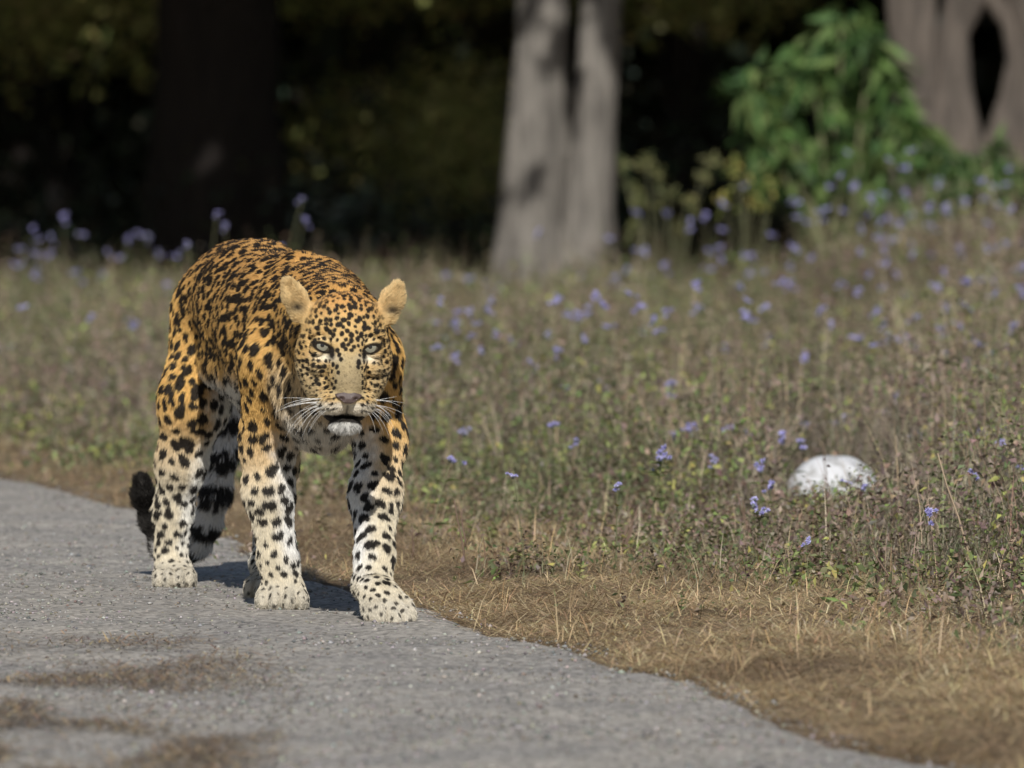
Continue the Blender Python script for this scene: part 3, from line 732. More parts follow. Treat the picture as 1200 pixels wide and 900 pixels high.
green = pick([(.13, .14, .08), (.18, .175, .10), (.10, .115, .06), (.23, .21, .13)], N, r)
w = (r.random(N) < (.25+.5*sstep(.42, .62, g1)))[:, None]; col = np.where(w, green, brown)
p = np.stack([x, y, gz(x, y)-.01], 1)
hh = h*r.uniform(.45, 1.15, N)
mead = blades(p, hh, r.uniform(.0011, .0028, N)*S, r.random(N)*6.283, np.abs(.30*r.standard_normal(N)), col, .5)
# leaves on the weeds
x, y = meadow(160000, 15.5, 1.15, r); N = len(x); h = wheight(x, y); S = (y/20)**.7
g1 = fbm(np.stack([x*1.1, y*.5, x*0+7], 1), 103); big = sstep(.5, .75, fbm(np.stack([x*3, y*1.5, x*0+4], 1), 107)); fine_ = fbm(np.stack([x*5, y*2.5, x*0], 1), 106)
green = pick([(.115, .145, .06), (.16, .18, .085), (.09, .115, .05), (.19, .20, .10)], N, r); bright = pick([(.27, .31, .11), (.38, .37, .12), (.20, .27, .09)], N, r)
dead = pick([(.25, .19, .14), (.34, .27, .20), (.18, .13, .11), (.27, .21, .18)], N, r)
col = np.where((r.random(N) < .22+.55*sstep(.4, .62, g1))[:, None], green, dead)
col = np.where(((r.random(N) < .45) & (fine_ > .57))[:, None], bright, col)
p = np.stack([x, y, gz(x, y)+h*r.uniform(.05, 1.0, N)**.9], 1)
lv = leaves(p, rand_dir(N, r, .2), rand_dir(N, r, 1.2), r.uniform(.007, .020, N)*S*(1+.6*big), r.uniform(.004, .010, N)*S*(1+.6*big), col)
emit('meadow_weeds', [mead, lv], m_plant, None, False, kind='stuff', label='dense brown and green weeds covering the meadow behind the road', category='weeds')
# upright leafy weeds, leaves in pairs up each stem
x, y = meadow(5200, 16.5, 1.6, r); x0_, y0_ = x, y; N = len(x); h = wheight(x, y)*r.uniform(.75, 1.5, N); az = r.random(N)*6.283; ln_ = np.abs(.2*r.standard_normal(N))
z0_ = gz(x, y); tone = fbm(np.stack([x*2, y, x*0], 1), 108)
sc_ = np.where((r.random(N) < .30+.5*(tone > .5))[:, None], pick([(.16, .18, .07), (.22, .24, .09), (.12, .15, .06)], N, r), pick([(.20, .14, .10), (.14, .10, .08)], N, r))
w1 = blades(np.stack([x, y, z0_], 1), h, np.full(N, .0024)*(y/20)**.5, az, ln_, pick([(.20, .15, .10), (.26, .24, .14), (.12, .09, .07)], N, r), .1)
K = 12; t = np.tile(np.linspace(.2, 1.0, K), N); ii = np.repeat(np.arange(N), K)
P = np.stack([x[ii]+np.cos(az[ii])*np.sin(ln_[ii])*h[ii]*t, y[ii]+np.sin(az[ii])*np.sin(ln_[ii])*h[ii]*t, z0_[ii]+h[ii]*t*np.cos(ln_[ii])], 1)
a2 = az[ii]+np.tile(np.arange(K), N)*3.14159+np.tile(np.arange(K)//2, N)*1.571+.4*r.standard_normal(N*K)
D = np.stack([np.cos(a2), np.sin(a2), .35+.3*r.standard_normal(N*K)], 1); S = (y[ii]/20)**.6
w2 = leaves(P, D, np.tile([0, 0, 1.], (N*K, 1))+.4*r.standard_normal((N*K, 3)), r.uniform(.010, .024, N*K)*S*(1.2-.5*t), r.uniform(.006, .012, N*K)*S*(1.2-.5*t), sc_[ii]*(.8+.4*r.random((N*K, 1))))
emit('leafy_weeds', [w1, w2], m_plant, None, False, kind='stuff', label='upright leafy weeds scattered through the meadow', category='weeds')
# taller dead stalks
x, y = meadow(7000, 16.5, 1.0, r); N = len(x); h = wheight(x, y)
col = pick([(.42, .34, .22), (.30, .22, .15), (.20, .14, .10), (.50, .42, .30)], N, r)
st = blades(np.stack([x, y, gz(x, y)], 1), h*r.uniform(1.0, 1.55, N)+.03, r.uniform(.0014, .0024, N)*(y/20)**.6, r.random(N)*6.283, np.abs(.22*r.standard_normal(N)), col, .25)
emit('dead_stalks', [st], m_straw, None, False, kind='stuff', label='thin pale dead stalks standing among the weeds', category='stalks')
print('meadow', TRI, round(time.time()-T0, 1))

# ------------------------------------------------------------------ flowering weeds, one by one
m_flower = mat('lilac_flower', rough=.6, attr='Col', spec=.2, trans=.3)
m_stem = mat('stem', (.17, .17, .09), .7, trans=0)
def flower_head_mesh(seed):
    r = np.random.default_rng(seed); a = Acc(); nb = r.integers(3, 6)
    for b_ in range(nb):
        c = np.array([r.normal()*.0052, r.normal()*.0052, r.normal()*.0035]); rad = r.uniform(.0042, .0062)
        n_ = 26; ph = r.random(n_)*6.283; ct = r.uniform(-.1, 1, n_); st_ = np.sqrt(1-ct**2); D = np.stack([st_*np.cos(ph), st_*np.sin(ph), ct], 1)
        base = np.array([(.50, .48, .80), (.60, .58, .86), (.42, .40, .70)])[r.integers(0, 3)]
        V, F, C = leaves(np.tile(c, (n_, 1)), D, rand_dir(n_, r), np.full(n_, rad*1.25), np.full(n_, rad*.65), np.tile(base, (n_, 1))*(.85+.3*r.random((n_, 1))), .1)
        a.add(V, F, None, C)
        V, Q = sphere(c-np.array([0, 0, .001]), rad*.55, 6, 4); a.add(V, None, Q, (.20, .22, .22))
    return a.mesh('flower_head', False)
HEADS = [flower_head_mesh(s) for s in range(5)]
for hm_ in HEADS: hm_.materials.append(m_flower)
def weed_meshes(seed, hgt, nb):
    r = np.random.default_rng(seed); stems, tips = [], []; acc = Acc(); la = []
    lean = r.normal(size=2)*.12*hgt
    for b_ in range(nb):
        t0 = .0 if b_ == 0 else r.uniform(.45, .75); z0 = t0*hgt; ang = r.random()*6.283; sp = (0 if b_ == 0 else r.uniform(.10, .22)*hgt+.01)
        z1 = hgt*(1 if b_ == 0 else r.uniform(.82, .99)); P = []
        for i in range(5):
            t = i/4; zt = z0+(z1-z0)*t; P.append((lean[0]*(zt/hgt)**1.5+sp*math.cos(ang)*t**.8, lean[1]*(zt/hgt)**1.5+sp*math.sin(ang)*t**.8, zt))
        V, F, Q = tube(P, np.linspace(.0016, .0009, 5), 4, False); acc.add(V, None, Q, (.20, .20, .11)); tips.append(P[-1])
        for i in range(1, 4):
            for q in range(2): la.append((P[i], ang+q*3.14+i*1.57+r.random()))
    P = np.array([l[0] for l in la]); az = np.array([l[1] for l in la]); N = len(P)
    D = np.stack([np.cos(az), np.sin(az), .25+0*az], 1); s_ = r.uniform(.6, 1.2, N)
    L_ = leaves(P, D, np.tile([0, 0, 1.], (N, 1)), .028*s_, .016*s_, pick([(.14, .19, .07), (.18, .22, .08), (.25, .25, .10)], N, r)); lb = Acc(); lb.add(*L_[:2], None, L_[2])
    ms, ml = acc.mesh('stem', True), lb.mesh('leaves', False); ms.materials.append(m_plant); ml.materials.append(m_plant)
    return ms, ml, tips
KINDS_W = []
for s in range(9): KINDS_W.append((s, .14 if s < 3 else .26 if s < 6 else .44, 1 if s % 3 < 2 else 2))
WM = {s: (h, *weed_meshes(200+s, h, nb)) for s, h, nb in KINDS_W}
rf = random.Random(9)
def flower(px, py, Y, label, grp, s=None):
    """a plant whose top shows at this row"""
    X = (px-600)*Y/FPX; ztop = CAMH-(py-HOR)*Y/FPX; z0 = float(gz(np.array([X]), np.array([Y]))[0]); hh = ztop-z0
    if hh < .03: return
    s = s if s is not None else (rf.choice((0, 1, 2)) if hh < .2 else rf.choice((3, 4, 5)) if hh < .36 else rf.choice((6, 7, 8)))
    h0, ms, ml, tips = WM[s]; k = hh/h0
    o = empty('flowering_weed', (X, Y, z0), label, 'flowering weed', grp, rf.random()*6.28); o.scale = (max(k, .7), max(k, .7), k)
    link('stem', ms, None, o); q = link('leaves', ml, None, o)
    hs = (Y/22)**.35*rf.uniform(.95, 1.4)
    for i, t in enumerate(tips):
        f = link('flower_head', HEADS[rf.randrange(5)], None, o); f.location = t; f.scale = (hs/max(k, .7), hs/max(k, .7), hs/k)
        f.rotation_euler = (rf.uniform(-.7, .7)+.5, rf.uniform(-.5, .5), rf.random()*6)
ORD = 'first second third fourth fifth sixth seventh eighth ninth tenth eleventh twelfth thirteenth'.split()
def flowers(spots, ys, label, grp, Yf=None):
    # plants are told apart by the row they stand in and their order from the left
    sp = sorted(spots, key=lambda q: q[1]); nrow = max(1, math.ceil(len(sp)/12.5)); k = math.ceil(len(sp)/nrow)
    rows = [sp[i:i+k] for i in range(0, len(sp), k)]; nm = [''] if len(rows) == 1 else [ORD[i]+' row from top ' for i in range(len(rows))]
    for i, row in enumerate(rows):
        row.sort()
        for j, (px, py) in enumerate(row):
            w = 'leftmost' if j == 0 else 'rightmost' if j == len(row)-1 else ORD[j]+' from left'
            flower(px, py, Yf(py) if Yf else rf.uniform(*ys), (w+(', '+nm[i].strip() if nm[i] else '')+', '+label), grp)
GRPF = 'lilac flowering weeds in the meadow'
# traced from the photograph: skyline left, beside the tree, right hand slope, middle and near
flowers([(72, 254), (60, 268), (98, 275), (142, 281), (55, 278), (155, 275), (180, 278), (40, 292), (68, 300), (132, 296), (145, 302), (24, 282), (80, 320), (48, 318), (130, 322), (20, 310), (100, 330), (207, 300), (37, 324), (186, 334)],
        (39, 44), 'lilac weed against the dark wood behind', 'lilac weeds on the far left edge of the meadow')
flower(312, 234, 33, 'tall lilac weed standing highest behind the leopard\'s rump', GRPF, 7)
flower(325, 258, 33.4, 'lilac weed with green leaves just right of the tallest stem behind the rump', GRPF, 7)
flower(237, 252, 33, 'tall lilac weed rising behind the left side of the rump', GRPF, 6)
flower(241, 288, 32, 'low lilac weed touching the left outline of the rump', GRPF, 4)
flower(277, 266, 34, 'thin faded weed between the two tallest lilac stems behind the rump', GRPF, 6)
flower(343, 288, 31, 'lilac weed showing just above the leopard\'s shoulders', GRPF, 4)
flowers([(527, 322), (575, 330), (516, 323), (553, 327), (565, 344), (500, 340), (627, 273), (672, 330), (690, 322), (708, 334)], (38, 43), 'lilac weed at the foot of twin trunk', 'lilac weeds below the twin trunk')
flowers([(747, 292), (760, 294), (768, 250), (790, 260), (812, 240), (810, 251), (830, 254), (795, 270), (737, 326), (812, 295), (826, 304), (770, 312), (872, 218)],
        (37, 41), 'lilac weed right of the twin trunk', 'lilac weeds right of the twin trunk')
sl_ = random.Random(4); slope = [(1187, 198), (1020, 178), (1062, 188), (1087, 176), (1083, 212), (1030, 196), (980, 206), (942, 235), (984, 260), (1012, 247), (1093, 265), (1150, 285), (1092, 300), (1103, 315), (945, 312), (981, 295), (975, 220), (1130, 262), (1068, 345), (968, 347), (923, 333), (960, 356), (985, 345), (1155, 330), (1128, 325), (1160, 355), (1190, 365), (890, 320), (886, 300), (905, 275), (873, 270), (1035, 325), (1110, 290), (1180, 240)]
slope += [(sl_.uniform(930, 1200), sl_.uniform(205, 345)) for _ in range(44)]
flowers(slope, (33, 40), 'lilac weed on slope below bush', 'lilac weeds on the slope at the right')
mid = [(743, 388), (655, 392), (617, 425), (592, 400), (620, 442), (675, 440), (697, 450), (770, 452), (782, 447), (800, 455), (870, 372), (955, 420), (965, 425), (1068, 425), (1097, 382), (1047, 400), (1032, 405), (1060, 398), (897, 400), (850, 408), (1145, 432), (1172, 410), (530, 352), (545, 378), (590, 365), (533, 380), (672, 370), (700, 360), (735, 345), (760, 360), (880, 335), (640, 350), (1015, 380), (970, 380), (905, 368)]
mid += [(sl_.uniform(490, 1200), sl_.uniform(345, 470)) for _ in range(24)]+[(sl_.uniform(820, 1200), sl_.uniform(330, 460)) for _ in range(30)]
flowers(mid, (25.5, 31.5), 'lilac weed in middle of meadow', 'lilac weeds in the middle of the meadow')
near = [(946, 498), (938, 512), (1043, 463), (1046, 484), (1160, 486), (1138, 508), (1174, 506), (1195, 550), (1070, 508), (988, 491), (830, 540), (887, 546), (722, 570), (615, 556), (906, 571), (1080, 600), (948, 635), (1178, 517), (800, 506), (793, 503), (1127, 557), (505, 540), (900, 590), (1012, 565), (870, 500), (560, 505), (1105, 470), (662, 500), (690, 520), (760, 530)]
flowers(near, None, 'lilac weed nearest the road', 'lilac weeds nearest the road', lambda py: min(24.5, max(18.0, CAMH*FPX/(py-HOR)*rf.uniform(.73, .82))))
flowers([(sl_.uniform(0, 190), sl_.uniform(325, 420)) for _ in range(5)], (30, 36), 'lilac weed in grass left of leopard', 'lilac weeds left of the leopard')
print('flowers', round(time.time()-T0, 1))

# ------------------------------------------------------------------ twigs, stones
def twig(px, py, Y, hpx, lean=0, label='', n=1, colr=(.16, .11, .08), grp=None):
    b0 = W(px, py, Y); h = hpx*Y/FPX; r = random.Random(int(px*7+py)); a = Acc()
    for q in range(n):
        dx = (lean+r.uniform(-.25, .25)*(q > 0))*h; s0 = r.uniform(0, .4)*(q > 0)
        P = [(dx*t+.012*math.sin(t*5+q)*h*2-(0), r.uniform(-.01, .01), s0*h+(h*(1-.12*q)-s0*h)*t) for t in (0, .25, .5, .75, 1)]
        V, F, Q = tube(P, np.linspace(.0027, .0012, 5), 5); a.add(V, F, Q)
    me = a.mesh('bare_twig'); o = link('bare_twig', me, mat('twig', colr, .8), None, label=label, category='twig'); o.location = (b0[0], Y, float(gz(np.array([b0[0]]), np.array([Y]))[0]))
    if grp: o['group'] = grp
twig(483, 668, 19.7, 42, .02, 'short dark bare twig right beside the leopard\'s stepping leg', 1)
twig(544, 680, 19.2, 82, -.12, 'slender upright brown twig right of the leopard in the dry grass', 2)
twig(728, 668, 19.7, 60, .35, 'brown branching twig on the dry grass left of the white stone', 4)
twig(1055, 722, 17.8, 60, -.55, 'dark twig leaning left at the right hand edge of the weeds', 1)
twig(1140, 690, 18.6, 150, -.25, 'long pale stalk arching above the weeds at the right', 1, (.34, .26, .18))
twig(967, 600, 22.6, 72, .0, 'thin dark twig standing right in front of the white stone', 1)
twig(880, 660, 20.0, 70, -.2, 'thin brown twig between the leopard and the white stone', 3)
twig(590, 570, 24, 90, -.12, 'pale dead stem standing in the weeds right of the leopard', 2, (.36, .30, .22))
def boulder(name, px, py, Y, wpx, hpx, depth, col, label, cat, seed, rough=.06, m=None):
    V, Q = sphere(np.zeros(3), 1.0, 40, 26); nn = fbm(V*2.1+seed, seed, 3)-.5; n2 = fbm(V*8+seed, seed+3, 3)-.5
    V = V[:, [0, 2, 1]]; V = V*(1+rough*3*nn+rough*n2)[:, None]; s = Y/FPX
    V = V*np.array([wpx*s/2, depth, hpx*s]); V[:, 2] = np.maximum(V[:, 2], -.02); c = W(px, py, Y)
    cc_ = np.array(col)*(1+.35*n2+.2*nn)[:, None]
    o = link(name, new_mesh(name, V, None, np.clip(cc_, 0, .9), True, Q[:, ::-1]), m or m_stone, None, label=label, category=cat); o.location = (c[0], Y, c[2])
    return o
m_white = bpy.data.materials.new('whitewashed_stone'); m_white.use_nodes = True; n = m_white.node_tree.nodes; L = m_white.node_tree.links; b = n['Principled BSDF']
g = n.new('ShaderNodeTexCoord'); t1 = node('ShaderNodeTexNoise', Scale=22.0, Detail=8.0); L.new(g.outputs['Object'], t1.inputs['Vector']); rr = node('ShaderNodeValToRGB'); L.new(t1.outputs['Fac'], rr.inputs[0])
e = rr.color_ramp.elements; e[0].position = .30; e[0].color = (.20, .19, .17, 1); e[1].position = .50; e[1].color = (.56, .57, .59, 1); L.new(rr.outputs[0], b.inputs['Base Color']); b.inputs['Roughness'].default_value = .75
bp = node('ShaderNodeBump', Strength=.6, Distance=.012); L.new(t1.outputs['Fac'], bp.inputs['Height']); L.new(bp.outputs[0], b.inputs['Normal'])
boulder('white_stone', 977, 600, 22.9, 124, 67, .10, (1, 1, 1), 'rounded whitewashed stone half buried in the weeds', 'stone', 3, .035, m_white)
boulder('rock', 586, 584, 23.0, 34, 14, .03, (.42, .36, .28), 'small flat beige rock lying in the weeds right of the leopard', 'rock', 5)
boulder('pebble', 36, 753, CAMH*FPX/(754-HOR), 11, 7, .008, (.34, .33, .31), 'grey pebble on the asphalt at the far left', 'pebble', 6)
boulder('pebble', 75, 752, CAMH*FPX/(753-HOR), 6, 5, .006, (.5, .5, .48), 'tiny pale pebble right of the grey pebble on the asphalt', 'pebble', 7)
boulder('pebble', 372, 741, CAMH*FPX/(742-HOR), 6, 5, .006, (.36, .35, .33), 'tiny grey pebble on the asphalt below the planted front paw', 'pebble', 8)
# patch of weed in front of the white stone
r = np.random.default_rng(41); N = 520; x = (r.normal(976, 52, N)-600)*22.6/FPX; y = r.uniform(22.1, 22.75, N); zb = gz(x, y)
bw_ = blades(np.stack([x, y, zb], 1), r.uniform(.015, .06, N)*(.5+r.random(N)), r.uniform(.0012, .002, N), r.random(N)*6.283, np.abs(.35*r.standard_normal(N)), pick([(.22, .16, .11), (.16, .17, .08), (.12, .10, .07)], N, r), .5)
N = 1000; x = (r.normal(976, 52, N)-600)*22.6/FPX; y = r.uniform(22.1, 22.75, N)
lw_ = leaves(np.stack([x, y, gz(x, y)+r.random(N)**2.6*.06], 1), rand_dir(N, r, .2), rand_dir(N, r, 1), r.uniform(.008, .019, N), r.uniform(.005, .010, N), pick([(.13, .18, .06), (.19, .14, .10), (.10, .12, .05), (.22, .25, .09)], N, r))
emit('low_weeds', [bw_, lw_], m_plant, None, False, kind='stuff', label='low leafy weeds growing in front of the white stone', category='weeds')

# ------------------------------------------------------------------ trees
def bark_mat(name, a, b_, sc=3.0):
    m = bpy.data.materials.new(name); m.use_nodes = True; n = m.node_tree.nodes; L = m.node_tree.links; b = n['Principled BSDF']
    tc = n.new('ShaderNodeTexCoord'); mp = n.new('ShaderNodeMapping'); mp.inputs['Scale'].default_value = (sc*3, sc*3, sc*.45); L.new(tc.outputs['Object'], mp.inputs[0])
    t = n.new('ShaderNodeTexNoise'); t.inputs['Scale'].default_value = 2.0; t.inputs['Detail'].default_value = 8; t.inputs['Roughness'].default_value = .7; L.new(mp.outputs[0], t.inputs['Vector'])
    r = n.new('ShaderNodeValToRGB'); L.new(t.outputs['Fac'], r.inputs[0]); e = r.color_ramp.elements; e[0].position = .35; e[0].color = (*a, 1); e[1].position = .65; e[1].color = (*b_, 1)
    L.new(r.outputs[0], b.inputs['Base Color']); b.inputs['Roughness'].default_value = .9; bp = n.new('ShaderNodeBump'); bp.inputs['Strength'].default_value = .9; bp.inputs['Distance'].default_value = .09
    L.new(t.outputs['Fac'], bp.inputs['Height']); L.new(bp.outputs[0], b.inputs['Normal']); return m
def trunk_mesh(stems, seed, fl=.16):
    """stems: lists of (x, y, z, radius) in the tree's frame; fluted bark"""
    a = Acc(); sides = 28
    for si, S in enumerate(stems):
        S = np.array(S, float); t = np.linspace(0, 1, 40); u = np.linspace(0, 1, len(S))
        P = np.stack([np.interp(t, u, S[:, i]) for i in range(3)], 1); R = np.interp(t, u, S[:, 3])
        V, F, Q = tube(P, R, sides); c = np.repeat(P, sides, 0); d = V-c; th = np.tile(np.arange(sides)*2*np.pi/sides, len(P))
        nn = fbm(np.stack([np.cos(th)*1.6, np.sin(th)*1.6, c[:, 2]*.5+si*9], 1), seed+si, 3)-.5
        n2 = fbm(np.stack([np.cos(th)*6, np.sin(th)*6, c[:, 2]*2.5+si*5], 1), seed+si+4, 2)-.5
        a.add(c+d*(1+fl*3.2*nn+fl*1.0*n2)[:, None], F, Q)
    return a.mesh('trunk')
CROWN = [(.06, .10, .03), (.08, .125, .04), (.045, .075, .025), (.10, .13, .05)]
def crown(N, c, rad, seed, s=(.25, .5)):
    r = np.random.default_rng(seed); cl = r.normal(size=(26, 3)); cl = nrm(cl)*(r.random((26, 1))**.4)*np.array(rad); k = r.integers(0, 26, N)
    P = np.array(c)+cl[k]+r.normal(size=(N, 3))*np.array(rad)*.17
    return leaves(P, rand_dir(N, r, -.2), rand_dir(N, r, .8), r.uniform(*s, N), r.uniform(s[0]*.5, s[1]*.5, N), pick(CROWN, N, r))
def tree(px, Y, stems_px, label, m, seed, crown_c=None, ncr=2600, fl=.16, name='tree'):
    X0 = (px-600)*Y/FPX; z0 = float(gz(np.array([X0]), np.array([Y]))[0])
    o = empty(name, (X0, Y, z0), label, 'tree')
    st = []
    for S in stems_px:
        q = []
        for (sx, sy, rp, dy) in S:
            p = W(sx, sy, Y); q.append((p[0]-X0, dy, p[2]-z0, rp*Y/FPX))
        st.append(q)
    link('trunk', trunk_mesh(st, seed, fl), m, o)
    tip = st[0][-1]; cc = crown_c or (tip[0], tip[1], tip[2]+1.5)
    br = Acc(); rb = random.Random(seed)
    for i in range(7):
        a = rb.random()*6.28; L_ = rb.uniform(1.2, 2.4); P = [(tip[0]+math.cos(a)*L_*t, tip[1]+math.sin(a)*L_*t, tip[2]-.5+1.8*t*rb.uniform(.6, 1.3)) for t in (0, .3, .6, 1)]
        V, F, Q = tube(P, [tip[3]*.6, tip[3]*.4, tip[3]*.28, .02], 7); br.add(V, F, Q)
    link('limb', br.mesh('limb'), m, o)
    cr_ = emit('crown', [crown(ncr, cc, (3.0, 3.0, 1.9), seed)], m_crown, o, False, kind='stuff')
    return o
m_crown = mat('crown_leaves', rough=.6, attr='Col', trans=.15)
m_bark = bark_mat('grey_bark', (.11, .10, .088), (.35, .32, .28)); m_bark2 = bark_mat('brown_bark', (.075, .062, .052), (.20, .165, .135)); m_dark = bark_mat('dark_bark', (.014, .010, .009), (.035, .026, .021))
# twin trunk behind the leopard
tree(650, 55, [[(632, 372, 62, 0), (622, 320, 44, 0), (622, 260, 35, 0), (628, 150, 32, 0), (633, 60, 30, 0), (637, -30, 28, 0), (650, -300, 28, .1), (640, -750, 24, .2)],
               [(682, 372, 52, .06), (686, 320, 37, .06), (689, 250, 30, .06), (695, 150, 26, .05), (701, 60, 25, .04), (705, -30, 24, .03), (715, -300, 24, 0), (740, -700, 18, 0)],
               [(655, 372, 46, .1), (657, 320, 30, .14), (660, 240, 18, .2), (664, 170, 9, .26), (668, 100, 4, .3)]],
     'pale grey twin trunked tree standing behind the meadow right of the leopard', m_bark, 3)
# dark trunk at the left
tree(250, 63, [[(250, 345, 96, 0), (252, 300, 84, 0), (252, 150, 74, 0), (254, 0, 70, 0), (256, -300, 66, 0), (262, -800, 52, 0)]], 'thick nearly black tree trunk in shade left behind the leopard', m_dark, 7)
# stems and arching roots at the right edge
tree(1115, 51, [[(1080, 300, 42, 0), (1078, 180, 34, 0), (1075, 100, 27, 0), (1068, 0, 30, 0), (1062, -200, 30, 0), (1070, -640, 24, .2)],
                [(1122, 300, 44, .0), (1122, 180, 34, .0), (1117, 100, 22, .0), (1116, 40, 19, 0), (1134, -10, 26, 0), (1128, -200, 32, 0), (1100, -600, 24, .1)],
                [(1160, 260, 30, .04), (1176, 170, 24, .04), (1184, 118, 13, .04), (1189, 70, 8, .02), (1182, 30, 8, .01), (1164, 0, 11, 0), (1145, -20, 17, 0)],
                [(1200, 260, 36, .1), (1198, 160, 26, .08), (1204, 100, 17, .06), (1206, 40, 15, .04), (1192, -10, 20, .02), (1160, -60, 28, 0)]],
     'brown tree with several fused stems and a dark gap at the right edge', m_bark2, 11)
# dim trunks deeper in the wood
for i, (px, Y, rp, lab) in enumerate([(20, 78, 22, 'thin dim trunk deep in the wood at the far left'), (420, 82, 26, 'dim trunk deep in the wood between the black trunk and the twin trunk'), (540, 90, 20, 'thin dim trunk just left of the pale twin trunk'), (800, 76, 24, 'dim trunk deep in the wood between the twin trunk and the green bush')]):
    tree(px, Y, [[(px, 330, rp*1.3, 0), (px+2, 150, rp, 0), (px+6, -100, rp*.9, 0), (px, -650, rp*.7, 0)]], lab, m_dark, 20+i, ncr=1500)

# ------------------------------------------------------------------ green bush at the right, with drooping leaves
def bush(name, px, Y, label, blobs, pal, seed, ln, stems=9, droop=-.8, per=260, m=None, sk=1.0):
    r = np.random.default_rng(seed); X0 = (px-600)*Y/FPX; z0 = float(gz(np.array([X0]), np.array([Y]))[0]); o = empty(name, (X0, Y, z0), label, 'bush')
    base = np.array([X0, Y, z0]); a = Acc(); parts = []
    for (bx, by, br_) in blobs:
        c = W(bx, by, Y+r.uniform(-.25, .25))-base; R_b = br_*Y/FPX
        V, F, Q = tube([(c[0]*.25*t/.3 if t < .3 else c[0]*(.25+.75*(t-.3)/.7), c[1]*t, c[2]*t) for t in (0, .3, .65, 1)], np.array([.014, .011, .008, .004])*sk, 5); a.add(V, F, Q)
        # shoots leave the end of the branch; leaves hang along each shoot
        ns = 7
        for s_ in range(ns):
            d = rand_dir(1, r, .3)[0]; n_ = per//ns; t = r.random(n_)
            P = c+d*R_b*1.1*t[:, None]+np.array([0, 0, -1])*(R_b*.55*t**2)[:, None]+r.normal(size=(n_, 3))*R_b*.12
            D = d*.5+rand_dir(n_, r, droop)*.9; parts.append(leaves(P, D, rand_dir(n_, r, 1.0), r.uniform(ln*.6, ln*1.2, n_), r.uniform(ln*.2, ln*.36, n_), pick(pal, n_, r)))
    link('stem', a.mesh('stem'), m_stem, o); emit('foliage', parts, m or m_plant, o, False, kind='stuff'); return o
GREEN = [(.065, .125, .035), (.09, .155, .045), (.045, .09, .03), (.13, .19, .06)]
bush('leafy_bush', 985, 45, 'bright green leafy bush with drooping leaves in front of the fused stems',
     [(985, 30, 38), (950, 55, 30), (1020, 50, 34), (900, 95, 34), (875, 110, 26), (920, 130, 34), (975, 105, 44), (1010, 120, 46), (1045, 95, 30), (890, 150, 26), (960, 160, 44), (1010, 175, 44), (1055, 150, 34), (925, 185, 30), (985, 205, 36), (1085, 185, 30), (940, 210, 26), (1030, 215, 30)], GREEN, 51, .17, per=52, droop=-1.6)
bush('leafy_bush', 1130, 41, 'low green bush under the brown stems at the right edge', [(1090, 205, 34), (1130, 200, 34), (1165, 185, 36), (1195, 205, 34), (1145, 225, 34), (1110, 235, 30), (1185, 235, 34)], GREEN, 52, .09, per=130)
OLIVE = [(.15, .16, .07), (.19, .19, .08), (.11, .13, .05), (.23, .22, .09)]
bush('yellow_weed', 880, 41, 'tall yellowish green weed left of the bright green bush', [(870, 205, 16), (862, 190, 12), (880, 225, 16), (895, 245, 18), (905, 215, 14), (850, 235, 14)], [(.25, .25, .07), (.17, .21, .06), (.32, .29, .08)], 53, .05, per=22, sk=.35)
bush('yellow_weed', 775, 42, 'pale olive weed with slanting stems right of the twin trunk', [(728, 190, 9), (740, 215, 9), (752, 235, 9), (757, 185, 8), (770, 200, 10), (785, 225, 12), (835, 185, 9), (822, 205, 10), (806, 235, 12), (742, 265, 12), (790, 262, 14)], OLIVE, 54, .04, per=45, sk=.3)
# brown twiggy bramble on the slope
r = np.random.default_rng(61); parts = []
N = 30000; x = (r.uniform(840, 1215, N)-600)*39/FPX; y = 39+r.uniform(-1.6, 2.2, N); top = (.17+.20*sstep(.85, 1.5, x))*(.7+.6*fbm(np.stack([x*3, y*1.2, x*0], 1), 62)); z = gz(x, y)+top*r.random(N)**.7
parts.append(leaves(np.stack([x, y, z], 1), rand_dir(N, r, .1), rand_dir(N, r, .8), r.uniform(.012, .045, N), r.uniform(.008, .02, N), pick([(.17, .115, .095), (.22, .16, .125), (.13, .085, .075), (.15, .15, .07), (.26, .20, .15)], N, r)))
N = 7000; x = (r.uniform(840, 1215, N)-600)*39/FPX; y = 39+r.uniform(-1.6, 2.2, N)
parts.append(blades(np.stack([x, y, gz(x, y)], 1), r.uniform(.25, .75, N)*(.30+.25*sstep(.85, 1.5, x)), r.uniform(.003, .006, N), r.random(N)*6.283, np.abs(.4*r.standard_normal(N)), pick([(.18, .12, .10), (.28, .21, .16), (.12, .08, .07)], N, r), .4))
emit('bramble', parts, m_plant, None, False, kind='stuff', label='tangled brown dying weeds on the slope under the green bush', category='bramble')

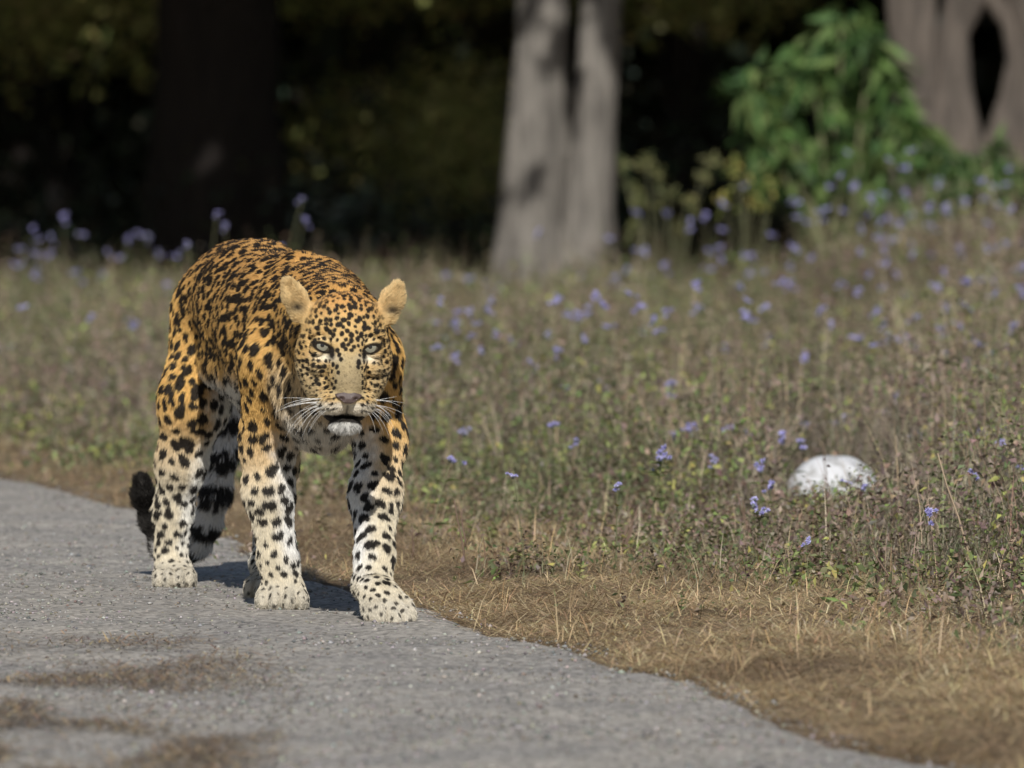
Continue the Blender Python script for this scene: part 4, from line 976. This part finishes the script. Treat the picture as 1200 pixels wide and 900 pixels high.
# ------------------------------------------------------------------ the wood in shade
r = np.random.default_rng(71)
def cloud(N, xr, yr, zf, pal, size, seed, up=.4):
    r = np.random.default_rng(seed); x = r.uniform(*xr, N); y = r.uniform(*yr, N); h = zf(x, y); z = gz(x, y)+h*r.random(N)**.8
    return leaves(np.stack([x, y, z], 1), rand_dir(N, r, 0), rand_dir(N, r, up), r.uniform(*size, N), r.uniform(size[0]*.5, size[1]*.55, N), pick(pal, N, r, .3))
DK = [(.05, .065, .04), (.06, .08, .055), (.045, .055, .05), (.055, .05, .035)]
zf1 = lambda x, y: (.4+1.0*sstep(.35, .7, fbm(np.stack([x*.6, y*.25, x*0], 1), 72)))*1.0
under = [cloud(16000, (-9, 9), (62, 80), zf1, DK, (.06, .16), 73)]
def pxc(px, py, Y, sx, sy, N, pal, seed, sz=(.05, .13)):
    r = np.random.default_rng(seed); c = W(px, py, Y); P = c+r.normal(size=(N, 3))*np.array([sx*Y/FPX, .6, sy*Y/FPX]); return leaves(P, rand_dir(N, r), rand_dir(N, r, .5), r.uniform(*sz, N), r.uniform(sz[0]*.5, sz[1]*.5, N), pick(pal, N, r, .25))
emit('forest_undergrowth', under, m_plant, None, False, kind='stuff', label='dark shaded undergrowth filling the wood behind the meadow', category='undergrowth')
YG_LIT = [(.42, .41, .15), (.48, .44, .18), (.34, .36, .13)]  # lifted leaf colours paint in the lit patches of the shaded wood
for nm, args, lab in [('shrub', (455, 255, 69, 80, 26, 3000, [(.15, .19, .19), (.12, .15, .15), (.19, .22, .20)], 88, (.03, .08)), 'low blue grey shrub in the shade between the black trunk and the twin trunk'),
                      ('shrub', (540, 165, 66, 45, 50, 3600, YG_LIT, 81, (.03, .08)), 'blurred yellow green shrub in the shade left of the twin trunk'),
                      ('shrub', (415, 165, 70, 40, 34, 2200, YG_LIT, 82, (.03, .08)), 'dim olive shrub just right of the black trunk'),
                      ('shrub', (70, 20, 68, 80, 40, 1500, YG_LIT, 83), 'hanging olive leaves in the upper left corner of the wood'),
                      ('shrub', (420, -10, 70, 130, 20, 1200, YG_LIT, 84), 'hanging olive leaves at the top between the two big trunks'),
                      ('shrub', (800, 5, 68, 70, 20, 700, YG_LIT, 85), 'hanging dim leaves at the top between the twin trunk and the bush')]:
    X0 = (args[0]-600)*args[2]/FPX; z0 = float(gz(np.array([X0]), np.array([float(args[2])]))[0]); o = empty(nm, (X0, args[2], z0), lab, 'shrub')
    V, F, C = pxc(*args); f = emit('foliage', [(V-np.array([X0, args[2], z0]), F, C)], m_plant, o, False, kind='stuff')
    c = W(args[0], args[1], args[2])-np.array([X0, args[2], z0]); a = Acc(); rr_ = random.Random(args[7])
    for i in range(6):
        q = (rr_.uniform(-1, 1)*args[3]*args[2]/FPX, rr_.uniform(-.4, .4), c[2]+rr_.uniform(-.5, .8)*args[4]*args[2]/FPX); V, F, Q = tube([(0, 0, 0), (q[0]*.3, q[1]*.3, q[2]*.5), q], [.02, .014, .005], 5); a.add(V, F, Q)
    link('stem', a.mesh('stem'), m_dark, o)
zc = lambda x, y: 0*x+5.0
cn = cloud(60000, (-24, 24), (53.5, 125), zc, CROWN, (.55, 1.2), 75, 1.0); V = cn[0]; V[:, 2] += 4.2
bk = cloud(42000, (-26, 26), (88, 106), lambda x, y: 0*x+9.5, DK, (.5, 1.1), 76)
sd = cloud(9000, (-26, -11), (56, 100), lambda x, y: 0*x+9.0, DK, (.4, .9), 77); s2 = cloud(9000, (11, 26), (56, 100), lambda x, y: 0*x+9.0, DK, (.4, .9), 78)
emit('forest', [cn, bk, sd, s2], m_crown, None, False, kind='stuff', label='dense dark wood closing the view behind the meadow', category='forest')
print('tris', TRI, 'done', round(time.time()-T0, 1))
